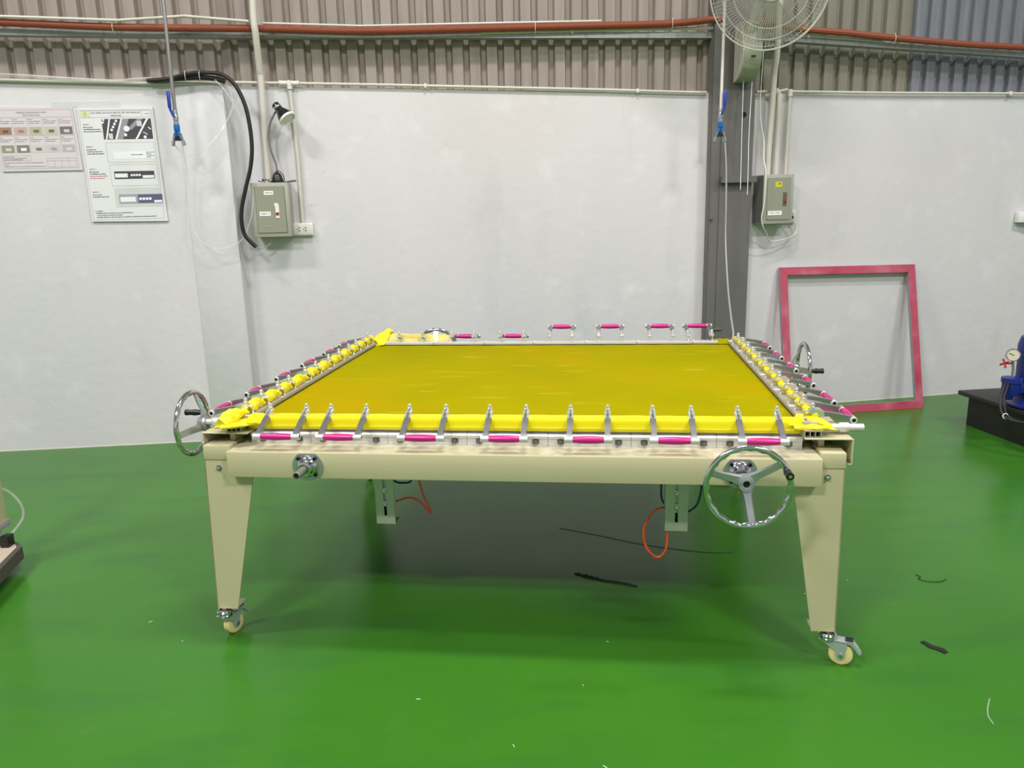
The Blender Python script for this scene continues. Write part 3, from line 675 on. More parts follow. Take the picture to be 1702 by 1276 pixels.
# ================================================================== posters on the left bay
def flat(b, u0, u1, v0, v1, d): b.quad((u0, -d, v0), (u1, -d, v0), (u1, -d, v1), (u0, -d, v1))
def frame_lines(b, u0, u1, v0, v1, d, t=0.0012):
    flat(b, u0, u1, v0, v0 + t, d); flat(b, u0, u1, v1 - t, v1, d); flat(b, u0, u0 + t, v0, v1, d); flat(b, u1 - t, u1, v0, v1, d)
def scribble(b, u, v, n, d, widths, lead=0.0085, h=0.0042, seed=0):
    """lines of small print too fine to read: word-length dashes"""
    rd = random.Random(seed)
    for i in range(n):
        x = u; end = u + widths[i % len(widths)]
        while x < end:
            wd = rd.uniform(0.004, 0.014); flat(b, x, min(x + wd, end), v - i * lead, v - i * lead + h * rd.uniform(0.6, 1.0), d); x += wd + 0.0022
x0 = -2.828
ps = empty('process_poster', (x0, yL(x0) - 0.003, 1.583), RL)
tag(ps, 'tall laminated process poster with dark panel photos, right of the smaller notice', 'poster')
W2, H2 = 0.492, 0.742
b = MB(); b.prism([(0.0, 0.008), (W2 + 0.005, 0.0), (W2 - 0.012 + 0.004, H2), (0.004, H2 + 0.003)], 'y', -0.011, 0.0); b.build('board', M_PAPER2, ps, smooth=False)
D = 0.0116
b = MB(); frame_lines(b, 0.012, W2 - 0.014, 0.018, H2 - 0.016, D, 0.0012); frame_lines(b, 0.022, W2 - 0.022, H2 - 0.062, H2 - 0.020, D); flat(b, 0.078, 0.079, H2 - 0.062, H2 - 0.020, D); flat(b, 0.412, 0.413, H2 - 0.062, H2 - 0.020, D)
b.build('border_lines', M_INKG, ps, smooth=False)
b = MB(); flat(b, 0.0235, 0.077, H2 - 0.060, H2 - 0.0215, D + 0.0002); b.build('header_emblem', mat('pale_yellow_print', (222, 224, 176), 0.5), ps, smooth=False)
b = MB()
Mx = Matrix.Translation((0.05, -D - 0.0006, H2 - 0.041)) @ Matrix.Rotation(PI / 2, 4, 'X'); b.lathe([(0.010, 0), (0.0145, 0)], Mx, 24); b.lathe([(0.0, 0), (0.005, 0)], Mx, 12); b.build('emblem_ring', mat('olive_print', (176, 178, 110), 0.5), ps)
text_mesh('QUY TRÌNH GIA CÔNG DẬP LÕI, CẮT MẶT ĐỒNG HỒ', 0.0128, M_INK, 'title', ps, Matrix.Translation((0.245, -D - 0.0006, H2 - 0.034)) @ FACE, bold=0.0003)
text_mesh('(MECATAG)', 0.0128, M_INK, 'title', ps, Matrix.Translation((0.245, -D - 0.0006, H2 - 0.052)) @ FACE, bold=0.0003)
b = MB(); scribble(b, 0.432, H2 - 0.043, 1, D + 0.0003, [0.03]); b.build('form_number', M_INKG, ps, smooth=False)
for k, (v, lines, red) in enumerate(((0.620, 3, 0), (0.478, 3, 0), (0.334, 2, 2), (0.185, 2, 0))):
    text_mesh('BƯỚC %d:' % (k + 1), 0.0115, M_INK, 'step_heading', ps, Matrix.Translation((0.030, -D - 0.0004, v + 0.016)) @ FACE, align='LEFT', bold=0.0003)
    b = MB(); scribble(b, 0.028, v - 0.004, lines, D + 0.0003, [0.062, 0.105, 0.112], 0.0135, 0.0055, k); b.build('small_print', M_INK, ps, smooth=False)
    if red:
        b = MB(); scribble(b, 0.028, v - 0.004 - lines * 0.0135, red, D + 0.0003, [0.112, 0.095], 0.0135, 0.0055, 9); b.build('red_small_print', M_INKR, ps, smooth=False)
b = MB(); scribble(b, 0.03, 0.074, 1, D + 0.0003, [0.05], 0.013, 0.005, 4); scribble(b, 0.036, 0.060, 3, D + 0.0003, [0.24, 0.17, 0.39], 0.0135, 0.005, 5); b.build('small_print', M_INK, ps, smooth=False)
# picture panels
DK = mat('panel_charcoal_print', (74, 70, 76), 0.4); DV = mat('panel_violet_print', (96, 92, 128), 0.4); LG = mat('panel_light_print', (206, 208, 206), 0.4); MG = mat('panel_grey_print', (150, 148, 154), 0.4); WP = mat('panel_white_print', (236, 236, 238), 0.4)
def disc(b, u, v, r, d): b.lathe([(0, 0), (r, 0)], Matrix.Translation((u, -d, v)) @ Matrix.Rotation(PI / 2, 4, 'X'), 18)
U0, U1, V0, V1 = 0.150, 0.466, 0.540, 0.670
b = MB(); flat(b, U0, U1, V0, V1, D + 0.0002); b.build('photo_panel', DK, ps, smooth=False)
b = MB()
def strip(b, ub, ut, wd, d, va=V0, vb=V1): b.quad((ub, -d, va), (min(ub + wd, U1), -d, va), (min(ut + wd, U1), -d, vb), (ut, -d, vb))
strip(b, 0.162, 0.196, 0.010, D + 0.0004); strip(b, 0.222, 0.272, 0.012, D + 0.0004); strip(b, 0.352, 0.436, 0.014, D + 0.0004); b.build('photo_stripes', WP, ps, smooth=False)
b = MB(); strip(b, 0.234, 0.284, 0.040, D + 0.0003); strip(b, 0.300, 0.380, 0.035, D + 0.0003, 0.60, V1); b.build('photo_stripes', MG, ps, smooth=False)
b = MB()
for k in range(4): disc(b, 0.207 + k * 0.0115, 0.600 + k * 0.019, 0.0085, D + 0.0006)
for k in range(2): disc(b, 0.156 + k * 0.006, 0.648 + k * 0.016, 0.007, D + 0.0006)
for k in range(3): disc(b, 0.412 + k * 0.009, 0.582 - k * 0.006, 0.004, D + 0.0006)
for k in range(2): disc(b, 0.446 + k * 0.009, 0.612 - k * 0.008, 0.005, D + 0.0006)
disc(b, 0.416, 0.552, 0.010, D + 0.0006); disc(b, 0.303, 0.607, 0.019, D + 0.0006); disc(b, 0.292, 0.568, 0.010, D + 0.0006)
b.build('photo_buttons', WP, ps, smooth=False)
b = MB(); flat(b, 0.184, 0.210, 0.543, 0.578, D + 0.0005); flat(b, 0.372, 0.404, 0.622, 0.655, D + 0.0005); b.build('photo_display', LG, ps, smooth=False)
b = MB(); frame_lines(b, 0.156, 0.466, 0.392, 0.520, D); frame_lines(b, 0.163, 0.468, 0.238, 0.378, D); b.build('border_lines', M_INKG, ps, smooth=False)
b = MB(); flat(b, 0.196, 0.462, 0.414, 0.462, D + 0.0002); b.build('photo_panel', WP, ps, smooth=False)
b = MB(); scribble(b, 0.312, 0.438, 1, D + 0.0004, [0.075], 0.01, 0.006, 3); scribble(b, 0.410, 0.452, 4, D + 0.0004, [0.05, 0.03], 0.010, 0.005, 6); b.build('small_print', M_INK, ps, smooth=False)
b = MB(); flat(b, 0.186, 0.446, 0.284, 0.334, D + 0.0002); b.build('photo_panel', DK, ps, smooth=False)
b = MB(); flat(b, 0.190, 0.272, 0.294, 0.320, D + 0.0004); flat(b, 0.368, 0.442, 0.288, 0.306, D + 0.0004)
for k in range(4): disc(b, 0.298 + k * 0.0175, 0.308, 0.0078, D + 0.0004)
b.build('photo_buttons', WP, ps, smooth=False)
b = MB(); flat(b, 0.172, 0.480, 0.100, 0.226, D + 0.0001); b.build('photo_panel', LG, ps, smooth=False)
b = MB(); flat(b, 0.196, 0.480, 0.120, 0.184, D + 0.0002); b.build('photo_panel', mat('panel_silver_print', (160, 162, 170), 0.4), ps, smooth=False)
b = MB(); flat(b, 0.320, 0.480, 0.124, 0.180, D + 0.0003); b.build('photo_panel', DV, ps, smooth=False)
b = MB()
for k in range(4): disc(b, 0.336 + k * 0.021, 0.152, 0.0095, D + 0.0005)
flat(b, 0.204, 0.304, 0.134, 0.166, D + 0.0005); flat(b, 0.424, 0.476, 0.126, 0.142, D + 0.0005)
b.build('photo_buttons', WP, ps, smooth=False)

x0 = -3.36
pn = empty('instruction_notice', (x0, yL(x0) - 0.003, 1.930), RL)
tag(pn, 'smaller pinkish laminated notice with two rows of little photos at the left picture edge', 'poster')
b = MB(); b.prism([(0.010, 0.0), (0.520, 0.0), (0.506, 0.398), (-0.004, 0.408)], 'y', -0.006, 0.0); b.build('board', M_PAPER1, pn, smooth=False)
D = 0.0066
b = MB(); frame_lines(b, 0.018, 0.498, 0.016, 0.388, D); frame_lines(b, 0.300, 0.486, 0.024, 0.080, D)
flat(b, 0.3, 0.486, 0.062, 0.0632, D)
for u in (0.347, 0.393, 0.440): flat(b, u, u + 0.001, 0.024, 0.08, D)
frame_lines(b, 0.026, 0.200, 0.066, 0.100, D)
for k in range(1, 5): flat(b, 0.018 + k * 0.096, 0.019 + k * 0.096, 0.112, 0.340, D)
flat(b, 0.018, 0.498, 0.340, 0.3412, D); flat(b, 0.018, 0.498, 0.225, 0.2262, D); b.build('border_lines', M_INKG, pn, smooth=False)
text_mesh('HƯỚNG DẪN PHƯƠNG PHÁP', 0.014, M_INKG, 'title', pn, Matrix.Translation((0.245, -D - 0.0004, 0.370)) @ FACE)
text_mesh('BẢO DƯỠNG MÁY', 0.013, M_INKG, 'title', pn, Matrix.Translation((0.245, -D - 0.0004, 0.353)) @ FACE)
b = MB()
for k in range(5):
    scribble(b, 0.024 + k * 0.096, 0.326, 3, D + 0.0003, [0.03, 0.08, 0.07], 0.012, 0.004, k); scribble(b, 0.024 + k * 0.096, 0.212, 3, D + 0.0003, [0.02, 0.08, 0.06], 0.012, 0.004, k + 10)
scribble(b, 0.030, 0.090, 3, D + 0.0003, [0.07, 0.15, 0.12], 0.009, 0.004, 3); scribble(b, 0.028, 0.052, 3, D + 0.0003, [0.25, 0.03, 0.26], 0.012, 0.004, 2)
b.build('small_print', M_INKG, pn, smooth=False)
hues = [((160, 128, 100), (110, 84, 92)), ((196, 168, 156), (150, 130, 130)), ((182, 180, 150), (110, 112, 96)), ((196, 190, 170), (110, 108, 90)), ((120, 110, 116), (206, 200, 204)), ((146, 148, 136), (210, 206, 180)), ((130, 130, 122), (240, 240, 240)), ((204, 202, 196), (120, 116, 124)), ((200, 196, 194), (160, 156, 160)), ((186, 176, 180), (214, 206, 206))]
for k, (c1, c2) in enumerate(hues):
    u = 0.026 + (k % 5) * 0.096; v = 0.232 if k < 5 else 0.118
    b = MB(); flat(b, u, u + 0.080, v, v + 0.048, D + 0.0002); b.build('small_photo', mat('notice_print_%s' % 'abcdefghij'[k], c1, 0.4), pn, smooth=False)
    b = MB(); flat(b, u + 0.025, u + 0.06, v + 0.012, v + 0.030, D + 0.0004); b.build('photo_subject', mat('notice_detail_%s' % 'abcdefghij'[k], c2, 0.4), pn, smooth=False)
x0 = -2.985
tp = MB(); rd = random.Random(4)
for i in range(24):
    a, c = i / 24, (i + 1) / 24
    tp.quad((0.43 * a, -0.004 - 0.003 * math.sin(a * 30) ** 2, 0.0), (0.43 * c, -0.004 - 0.003 * math.sin(c * 30) ** 2, 0.0), (0.43 * c, -0.003 - 0.003 * math.sin(c * 19) ** 2, 0.038), (0.43 * a, -0.003 - 0.003 * math.sin(a * 19) ** 2, 0.038))
o = tp.build('tape_strip', M_TAPE); o.location = (x0, yL(x0), 2.333); o.rotation_euler = (0, 0, RL)
tag(o, 'crinkled strip of clear tape above the posters', 'tape')

# ================================================================== pipes, hoses, conduit
def pipe(name, pts, r, m, label, cat, seg=12, smooth=0, group=None):
    b = MB(); b.tube(smooth_path(pts, smooth) if smooth else pts, r, seg); o = b.build(name, m); tag(o, label, cat, group); return o
def M_(x, off, z): return (x, yM(x) - off, z)
def L_(x, off, z): return (x, yL(x) - off, z)
def R_(x, off, z): return (x, yR(x) - off, z)
# conduit riser to the left panel box
pipe('conduit_pipe', [M_(-1.605, 0.14, 3.3), M_(-1.625, 0.14, 2.883), M_(-1.625, 0.13, 2.76), M_(-1.640, 0.06, 2.56), M_(-1.642, 0.045, 2.45), M_(-1.652, 0.045, 1.815)], 0.0225, M_PVC, 'thick ivory conduit pipe dropping to the left panel box', 'pipe', smooth=6)
hp = empty('wall_top_pipe', M_(-1.463, 0.022, 2.474), RM)
tag(hp, 'thin ivory pipe along the back wall top, with a tee above the gooseneck lamp', 'pipe')
def lp(x, z, dy=0.0): return ((x + 1.463) / math.cos(RM), dy, z - 2.474)
b = MB(); b.tube([lp(-1.842, 2.485), lp(-1.463, 2.477), lp(-0.82, 2.461), lp(-0.2, 2.443), lp(0.26, 2.430), lp(0.80, 2.414), lp(1.215, 2.398), lp(1.46, 2.392)], 0.0098, 12); b.build('pipe_run', M_PVC, hp)
b = MB(); b.tube([lp(-1.53, 2.478), lp(-1.40, 2.475)], 0.0165, 16); b.tube([lp(-1.53, 2.478), lp(-1.522, 2.478)], 0.0185, 16); b.tube([lp(-1.408, 2.475), lp(-1.40, 2.475)], 0.0185, 16); b.tube([lp(-1.463, 2.481, -0.004), lp(-1.463, 2.437, -0.004)], 0.0175, 16); b.tube([lp(-1.463, 2.478, 0), lp(-1.463, 2.478, -0.022)], 0.0165, 16); b.build('tee_fitting', M_PVCW, hp)
b = MB(); b.tube([lp(-1.463, 2.445, 0), lp(-1.448, 2.00, 0), lp(-1.450, 1.545, 0)], 0.0125, 14); b.build('drop_pipe', M_PVC, hp)
for x, z in ((-0.55, 2.4535), (0.95, 2.4075)):
    b = MB(); u, dy, dz = lp(x, z); b.bbox(u - 0.009, u + 0.009, -0.014, 0.024, dz - 0.014, dz + 0.014, 0.002); b.build('pipe_clip', M_PVCW, hp)
pipe('wall_top_pipe', [L_(-3.9, 0.02, 2.525), L_(-3.263, 0.02, 2.502), L_(-2.407, 0.02, 2.474), L_(-2.190, 0.02, 2.471), L_(-1.86, 0.02, 2.470)], 0.0115, M_PVC, 'ivory pipe along the top of the left wall bay', 'pipe')
for k, (dz, do, rr) in enumerate(((0.012, 0.034, 0.005), (0.026, 0.045, 0.0045), (0.020, 0.058, 0.005))):
    pipe('clear_air_tube', [L_(-4.2, do, 2.53 + dz), L_(-3.3, do, 2.512 + dz), L_(-2.9, do, 2.492 + dz * 0.8), L_(-2.55, do, 2.482 + dz * 0.3), L_(-2.42, do, 2.484 + dz * 0.6), L_(-2.31, do, 2.488 + dz * 0.6)], rr, M_CLEAR, 'clear plastic air tubes lying bundled along the left wall top', 'tube', 8, 6, 'clear tubes along the left wall top')
# black hoses over the pilaster
pipe('black_cable', [L_(-2.34, 0.05, 2.484), L_(-2.20, 0.07, 2.490), L_(-2.06, 0.09, 2.518), L_(-1.93, 0.095, 2.522), L_(-1.84, 0.10, 2.505), L_(-1.771, 0.10, 2.445), L_(-1.722, 0.10, 2.330), L_(-1.702, 0.10, 2.20), L_(-1.700, 0.10, 2.05), L_(-1.722, 0.10, 1.92), L_(-1.768, 0.10, 1.78), L_(-1.804, 0.10, 1.659), L_(-1.815, 0.10, 1.56), L_(-1.800, 0.095, 1.47), L_(-1.738, 0.09, 1.392)], 0.0135, M_RUB, 'thick black cable arching down beside the left panel box', 'cable', 12, 8)
pipe('black_hose_bundle', [L_(-2.30, 0.05, 2.482), L_(-2.16, 0.06, 2.492), L_(-2.0, 0.07, 2.497), L_(-1.90, 0.07, 2.488), L_(-1.84, 0.07, 2.47)], 0.0165, M_RUB, 'short thick black hose lying along the pilaster top', 'hose', 12, 6)
for k, x in enumerate((-2.075, -1.985)):
    b = MB(); b.tube([L_(x - 0.008 + 0.03 * math.cos(t) * 0.2, 0.082 + 0.030 * math.cos(t), 2.507 + 0.032 * math.sin(t)) for t in [2 * PI * i / 20 for i in range(20)]], 0.002, 6, closed=True)
    tag(b.build('cable_tie', M_WHITE), ('white cable tie at the left end of the black hoses', 'white cable tie in the middle of the black hoses')[k], 'cable tie')
pipe('clear_hose', [L_(-1.90, 0.085, 2.48), L_(-1.83, 0.10, 2.40), L_(-1.775, 0.085, 2.28), L_(-1.742, 0.07, 2.14), L_(-1.735, 0.07, 1.95), L_(-1.728, 0.07, 1.835), L_(-1.735, 0.08, 1.68), L_(-1.77, 0.08, 1.555), L_(-1.834, 0.09, 1.44), L_(-1.96, 0.10, 1.388), L_(-2.06, 0.10, 1.415), L_(-2.125, 0.09, 1.49), L_(-2.158, 0.09, 1.62), L_(-2.146, 0.08, 1.80), L_(-2.128, 0.13, 1.95), L_(-2.098, 0.22, 2.085)], 0.0058, M_CLEAR, 'clear hose looping from the left air valve down past the pilaster corner', 'hose', 10, 8)
pipe('clear_hose', [L_(-2.140, 0.235, 2.09), L_(-2.142, 0.22, 2.055), L_(-2.10, 0.21, 2.010), L_(-2.04, 0.20, 2.005), L_(-1.97, 0.18, 2.045), L_(-1.90, 0.15, 2.12), L_(-1.85, 0.12, 2.20), L_(-1.80, 0.09, 2.32), L_(-1.82, 0.08, 2.44), L_(-1.88, 0.07, 2.49)], 0.0058, M_CLEAR, 'clear hose swinging from the left air valve up to the right', 'hose', 10, 8)

# galvanised girts
def girt(name, pts, h, m, label):
    b = MB()
    for (a, c) in zip(pts, pts[1:]):
        A, C = Vector(a), Vector(c); dy = Vector((0, 0.07, 0))
        for q in ((A, C, C + Vector((0, 0, h)), A + Vector((0, 0, h))), (A + Vector((0, 0, h)), C + Vector((0, 0, h)), C + dy + Vector((0, 0, h)), A + dy + Vector((0, 0, h))), (A, C, C + dy, A + dy)):
            b.quad(*q)
    for e in (pts[0], pts[-1]):
        E_ = Vector(e); b.quad(E_, E_ + Vector((0, 0.07, 0)), E_ + Vector((0, 0.07, h)), E_ + Vector((0, 0, h)))
    o = b.build(name, m, smooth=False); o['kind'] = 'structure'; return o
girt('trim_2', [M_(-5.0, 0.03, 2.83), M_(-3.25, 0.03, 2.783), M_(-1.675, 0.03, 2.763), M_(0, 0.03, 2.760), M_(1.50, 0.03, 2.758)], 0.040, M_GALV, '')
girt('trim_3', [R_(1.78, 0.03, 2.744), R_(2.008, 0.03, 2.738), R_(4.0, 0.03, 2.646), R_(5.5, 0.03, 2.58)], 0.036, M_GALV, '')
# ribbed terracotta conduit: ridged tube
def ribbed(name, pts, r, m, label, step=0.011):
    P = smooth_path(pts, 40); L = [0]
    for a, c in zip(P, P[1:]): L.append(L[-1] + (c - a).length)
    n = int(L[-1] / (step / 2)); Q = []; R_r = []; j = 0
    for i in range(n + 1):
        s = L[-1] * i / n
        while j < len(L) - 2 and L[j + 1] < s: j += 1
        t = (s - L[j]) / max(1e-9, L[j + 1] - L[j]); Q.append(P[j].lerp(P[j + 1], t)); R_r.append(r * (1.0 if i % 2 else 0.88))
    b = MB(); b.tube(Q, r, 10, radii=R_r); o = b.build(name, m); tag(o, label, 'conduit'); return o
ribbed('ribbed_conduit', [M_(-4.2, 0.085, 2.880), M_(-3.212, 0.085, 2.846), M_(-2.485, 0.085, 2.817), M_(-1.601, 0.085, 2.808), M_(-0.954, 0.085, 2.793), M_(-0.066, 0.085, 2.811), M_(0.683, 0.085, 2.828), M_(1.195, 0.085, 2.842), M_(1.475, 0.085, 2.868), M_(1.56, 0.085, 2.872)], 0.0245, M_CONDUIT, 'orange-brown ribbed conduit sagging along the girt left of the column')
ribbed('ribbed_conduit', [R_(1.78, 0.085, 2.850), R_(2.123, 0.085, 2.808), R_(2.5, 0.085, 2.785), R_(2.932, 0.085, 2.752), R_(3.45, 0.085, 2.722), R_(3.95, 0.085, 2.705), R_(4.8, 0.085, 2.69)], 0.0245, M_CONDUIT, 'orange-brown ribbed conduit along the girt right of the column', 0.02)
pipe('girt_pipe', [M_(-4.0, 0.115, 2.905), M_(-3.209, 0.115, 2.876), M_(-2.48, 0.115, 2.852), M_(-2.066, 0.115, 2.878), M_(-1.665, 0.115, 2.846)], 0.0095, M_PVC, 'thin ivory pipe on top of the ribbed conduit, kinked upward at left', 'pipe')
pipe('girt_pipe', [M_(-1.59, 0.07, 2.845), M_(-0.952, 0.07, 2.828), M_(-0.066, 0.07, 2.846), M_(0.683, 0.07, 2.860)], 0.008, M_PVC, 'thin ivory pipe showing above the middle of the ribbed conduit', 'pipe')
pipe('girt_pipe', [M_(-0.15, 0.05, 2.790), M_(0.687, 0.05, 2.806), M_(1.485, 0.05, 2.818)], 0.0105, M_PVC, 'ivory pipe between conduit and girt just left of the column', 'pipe', smooth=6)
pipe('girt_pipe', [R_(1.79, 0.05, 2.806), R_(1.998, 0.05, 2.790), R_(2.325, 0.05, 2.766), R_(2.78, 0.05, 2.742)], 0.0095, M_PVC, 'ivory pipe between conduit and girt just right of the column', 'pipe', smooth=6)
for k, (fn, x, z, lab) in enumerate(((M_, -2.52, 2.818, 'thin tie round the ribbed conduit near the left air drop'), (M_, 0.22, 2.815, 'thin tie round the ribbed conduit at the middle'), (M_, 1.18, 2.842, 'thin tie round the ribbed conduit by the column'), (R_, 2.86, 2.757, 'thin tie round the ribbed conduit right of the column'))):
    b = MB(); b.tube([fn(x, 0.085 + 0.031 * math.cos(t), z - 0.004 + 0.036 * math.sin(t)) for t in [2 * PI * i / 18 for i in range(18)]], 0.002, 6, closed=True); tag(b.build('cable_tie', M_PVCW), lab, 'cable tie')
for fn, x, z, lab in ((M_, 0.48, 2.802, 'white clip on the thin pipe left of the column'), (R_, 2.20, 2.774, 'white clip on the thin pipe right of the column')):
    b = MB(); p = fn(x, 0.05, z); b.bbox(p[0] - 0.010, p[0] + 0.010, p[1] - 0.014, p[1] + 0.02, p[2] - 0.016, p[2] + 0.012, 0.002); tag(b.build('pipe_clip', M_WHITE), lab, 'clip')

# air drops with ball valves
def air_drop(x, y, ztop, zv, lean, m_pipe, r, lever_side, label, coupl):
    q = empty('air_drop', (x, y, zv), 0); tag(q, label, 'air valve')
    b = MB(); b.tube([(lean, 0, ztop - zv), (0, 0, 0.02)], r, 14); b.build('drop_pipe', m_pipe, q)
    b = MB(); b.lathe([(0.0, 0.040), (0.015, 0.040), (0.016, 0.020), (0.013, 0.018), (0.016, 0.006), (0.0175, -0.004), (0.0165, -0.022), (0.013, -0.026), (0.016, -0.030), (0.0155, -0.048), (0, -0.048)], None, 12); b.tube([(0, 0, 0), (0, -0.026, 0)], 0.008, 10); b.build('valve_body', M_CAST, q)
    b = MB(); s = lever_side; b.tube(smooth_path([(0, -0.026, 0.0), (s * 0.012, -0.028, 0.03), (s * 0.018, -0.030, 0.06), (s * 0.018, -0.030, 0.150)], 5), 0.0085, 10); b.bbox(s * 0.018 - 0.011, s * 0.018 + 0.011, -0.038, -0.022, 0.050, 0.155, 0.005); b.build('lever', M_BLUE, q)
    b = MB(); b.lathe([(0.0, -0.046), (0.018, -0.046), (0.019, -0.055), (0.019, -0.085), (0.016, -0.090), (0, -0.090)], None, 12); b.tube([(0, 0, -0.085), (-0.018, 0, -0.115)], 0.012, 10); b.tube([(0, 0, -0.085), (0.018, 0, -0.115)], 0.012, 10); b.build('tee_block', M_BLUE2, q)
    for s2 in (-1, 1):
        b = MB(); b.tube([(s2 * 0.017, 0, -0.110), (s2 * 0.026, 0, -0.138)], 0.010, 10); b.tube([(s2 * 0.026, 0, -0.138), (s2 * 0.030, 0, -0.150)], 0.0075, 10); b.tube([(s2 * 0.030, 0, -0.148), (s2 * 0.037, 0, -0.178)], 0.0115, 12); b.build('quick_coupler', M_CHROME, q)
    b = MB(); b.prism([(-0.022, -0.115), (0.022, -0.115), (0.030, -0.146), (-0.030, -0.146)], 'y', -0.006, 0.010); b.build('coupler_plate', M_BLACK, q)
air_drop(-2.110, 5.201, 3.4, 2.232, 0.010, M_STEELP, 0.0115, -1, 'grey steel air drop with blue ball valve in front of the left pilaster', 1)
air_drop(1.494, 5.618, 3.4, 2.208, 0.006, M_PVCW, 0.0105, 1, 'white air drop with blue ball valve in front of the steel column', 1)
pipe('grey_air_hose', [(1.531, 5.620, 2.035), (1.541, 5.600, 1.845), (1.541, 5.57, 1.60), (1.536, 5.53, 1.340), (1.500, 5.30, 1.040), (1.412, 4.90, 0.905), (1.300, 4.45, 0.845), (1.20, 4.25, 0.84)], 0.0058, mat('grey_hose', (160, 160, 156), 0.4), 'thin pale grey air hose hanging from the right air drop to the machine', 'hose', 10, 8)

# ================================================================== gooseneck lamp on the left panel box
def panel_box(origin, rz, w_, h_, d_, label, name='panel_box'):
    q = empty(name, origin, rz); tag(q, label, 'electrical box')
    b = MB(); b.bbox(0, w_, -d_, 0, 0, h_, 0.003); b.build('casing', M_BOXF, q)
    e_ = 0.028; b = MB(); b.box(e_ - 0.002, w_ - e_ + 0.002, -d_ - 0.0006, -d_, e_ - 0.002, h_ - e_ + 0.002); b.build('door_gap', M_HOLE, q, smooth=False)
    b = MB(); b.bbox(e_, w_ - e_, -d_ - 0.005, -d_ + 0.001, e_, h_ - e_, 0.0015, 1); b.build('door_panel', M_BOX, q)
    return q
x0 = -1.762
pb = panel_box(M_(x0, 0.0, 1.458), RM, 0.250, 0.362, 0.155, 'grey-green panel box with a switch window, below the black gooseneck lamp')
PD = 0.1605
def plate(q, nm, m, u0, u1, v0, v1, t=0.001, D_=PD):
    b = MB(); b.box(u0, u1, -D_ - t, -D_, v0, v1); return b.build(nm, m, q, smooth=False)
plate(pb, 'label_sticker', M_LABEL, 0.088, 0.150, 0.282, 0.308)
text_mesh('CB97M30', 0.0125, M_INK, 'lettering', pb, Matrix.Translation((0.119, -PD - 0.0016, 0.295)) @ FACE, bold=0.0003)
plate(pb, 'label_sticker', M_LABEL, 0.048, 0.122, 0.142, 0.171)
text_mesh('MÁY 3', 0.020, M_INK, 'lettering', pb, Matrix.Translation((0.085, -PD - 0.0016, 0.1555)) @ FACE, bold=0.0002)
plate(pb, 'breaker_window', M_WHITE, 0.155, 0.180, 0.126, 0.220, 0.002)
plate(pb, 'breaker_window', M_WHITE, 0.150, 0.175, 0.205, 0.226, 0.0028)
plate(pb, 'breaker_lever', M_RED, 0.157, 0.177, 0.146, 0.164, 0.006)
plate(pb, 'maker_plate', M_GALV, 0.072, 0.116, 0.066, 0.078)
x0 = -1.535
def outlet(origin, rz, label, w_=0.140, h_=0.086):
    q = empty('wall_socket', origin, rz); tag(q, label, 'socket')
    b = MB(); b.bbox(0, w_, -0.036, 0, 0, h_, 0.003); b.build('back_box', M_WHITE, q)
    b = MB(); b.bbox(0.006, w_ - 0.006, -0.041, -0.034, 0.006, h_ - 0.006, 0.002); b.build('faceplate', M_PVCW, q)
    return q
def pinhole(q, u, v, r=0.0045):
    b = MB(); b.lathe([(0, 0), (r, 0), (r, -0.001)], Matrix.Translation((u, -0.0414, v)) @ Matrix.Rotation(PI / 2, 4, 'X'), 12); b.build('pin_hole', M_HOLE, q)
so = outlet(M_(x0 + 0.010, 0, 1.458), RM, 'white double wall socket to the lower right of the left panel box')
for u in (0.034, 0.078):
    pinhole(so, u, 0.044, 0.0035); pinhole(so, u + 0.014, 0.054); pinhole(so, u + 0.014, 0.034)
lm = empty('gooseneck_lamp', (-1.580, yM(-1.58) - 0.085, 1.8205), RM)
tag(lm, 'black clamp-base gooseneck lamp with white-rimmed shade standing on the left panel box', 'lamp')
b = MB(); b.lathe([(0, 0), (0.040, 0), (0.041, 0.010), (0.036, 0.030), (0.030, 0.050), (0.020, 0.066), (0.012, 0.070), (0.010, 0.078), (0, 0.078)], None, 24); b.build('base', M_BLACK, lm)
NK = [(0.0, 0, 0.075), (0.0, -0.005, 0.12), (-0.012, -0.01, 0.17), (-0.026, -0.015, 0.22), (-0.031, -0.02, 0.28), (-0.026, -0.02, 0.34), (-0.010, -0.02, 0.395), (0.018, -0.02, 0.445), (0.038, -0.02, 0.470)]
b = MB(); P = smooth_path(NK, 24); b.tube(P, 0.0065, 10, radii=[0.0068 if i % 2 else 0.0058 for i in range(len(P))]); b.build('gooseneck', M_NECK, lm)
hd = Matrix.Translation((0.048, -0.025, 0.488)) @ rot_to((0.60, -0.30, -0.74))
b = MB(); b.lathe([(0, -0.030), (0.024, -0.030), (0.027, -0.026), (0.027, 0.020), (0.030, 0.026), (0.050, 0.068), (0.056, 0.098), (0.055, 0.099), (0.049, 0.070), (0.028, 0.028), (0, 0.026)], hd, 32); b.build('shade', mat('gloss_black', (24, 20, 24), 0.18, coat=0.6), lm)
b = MB(); b.lathe([(0.0272, -0.010), (0.0285, -0.008), (0.0285, 0.006), (0.0272, 0.008)], hd, 32); b.build('shade_band', M_CHROME, lm)
b = MB(); b.lathe([(0.052, 0.092), (0.059, 0.094), (0.060, 0.106), (0.056, 0.110), (0.050, 0.108), (0.050, 0.100)], hd, 36); b.build('rim_ring', M_WHITE, lm)
b = MB(); b.lathe([(0.050, 0.102), (0.030, 0.104), (0, 0.105)], hd, 32); b.build('lens', M_PVCW, lm)
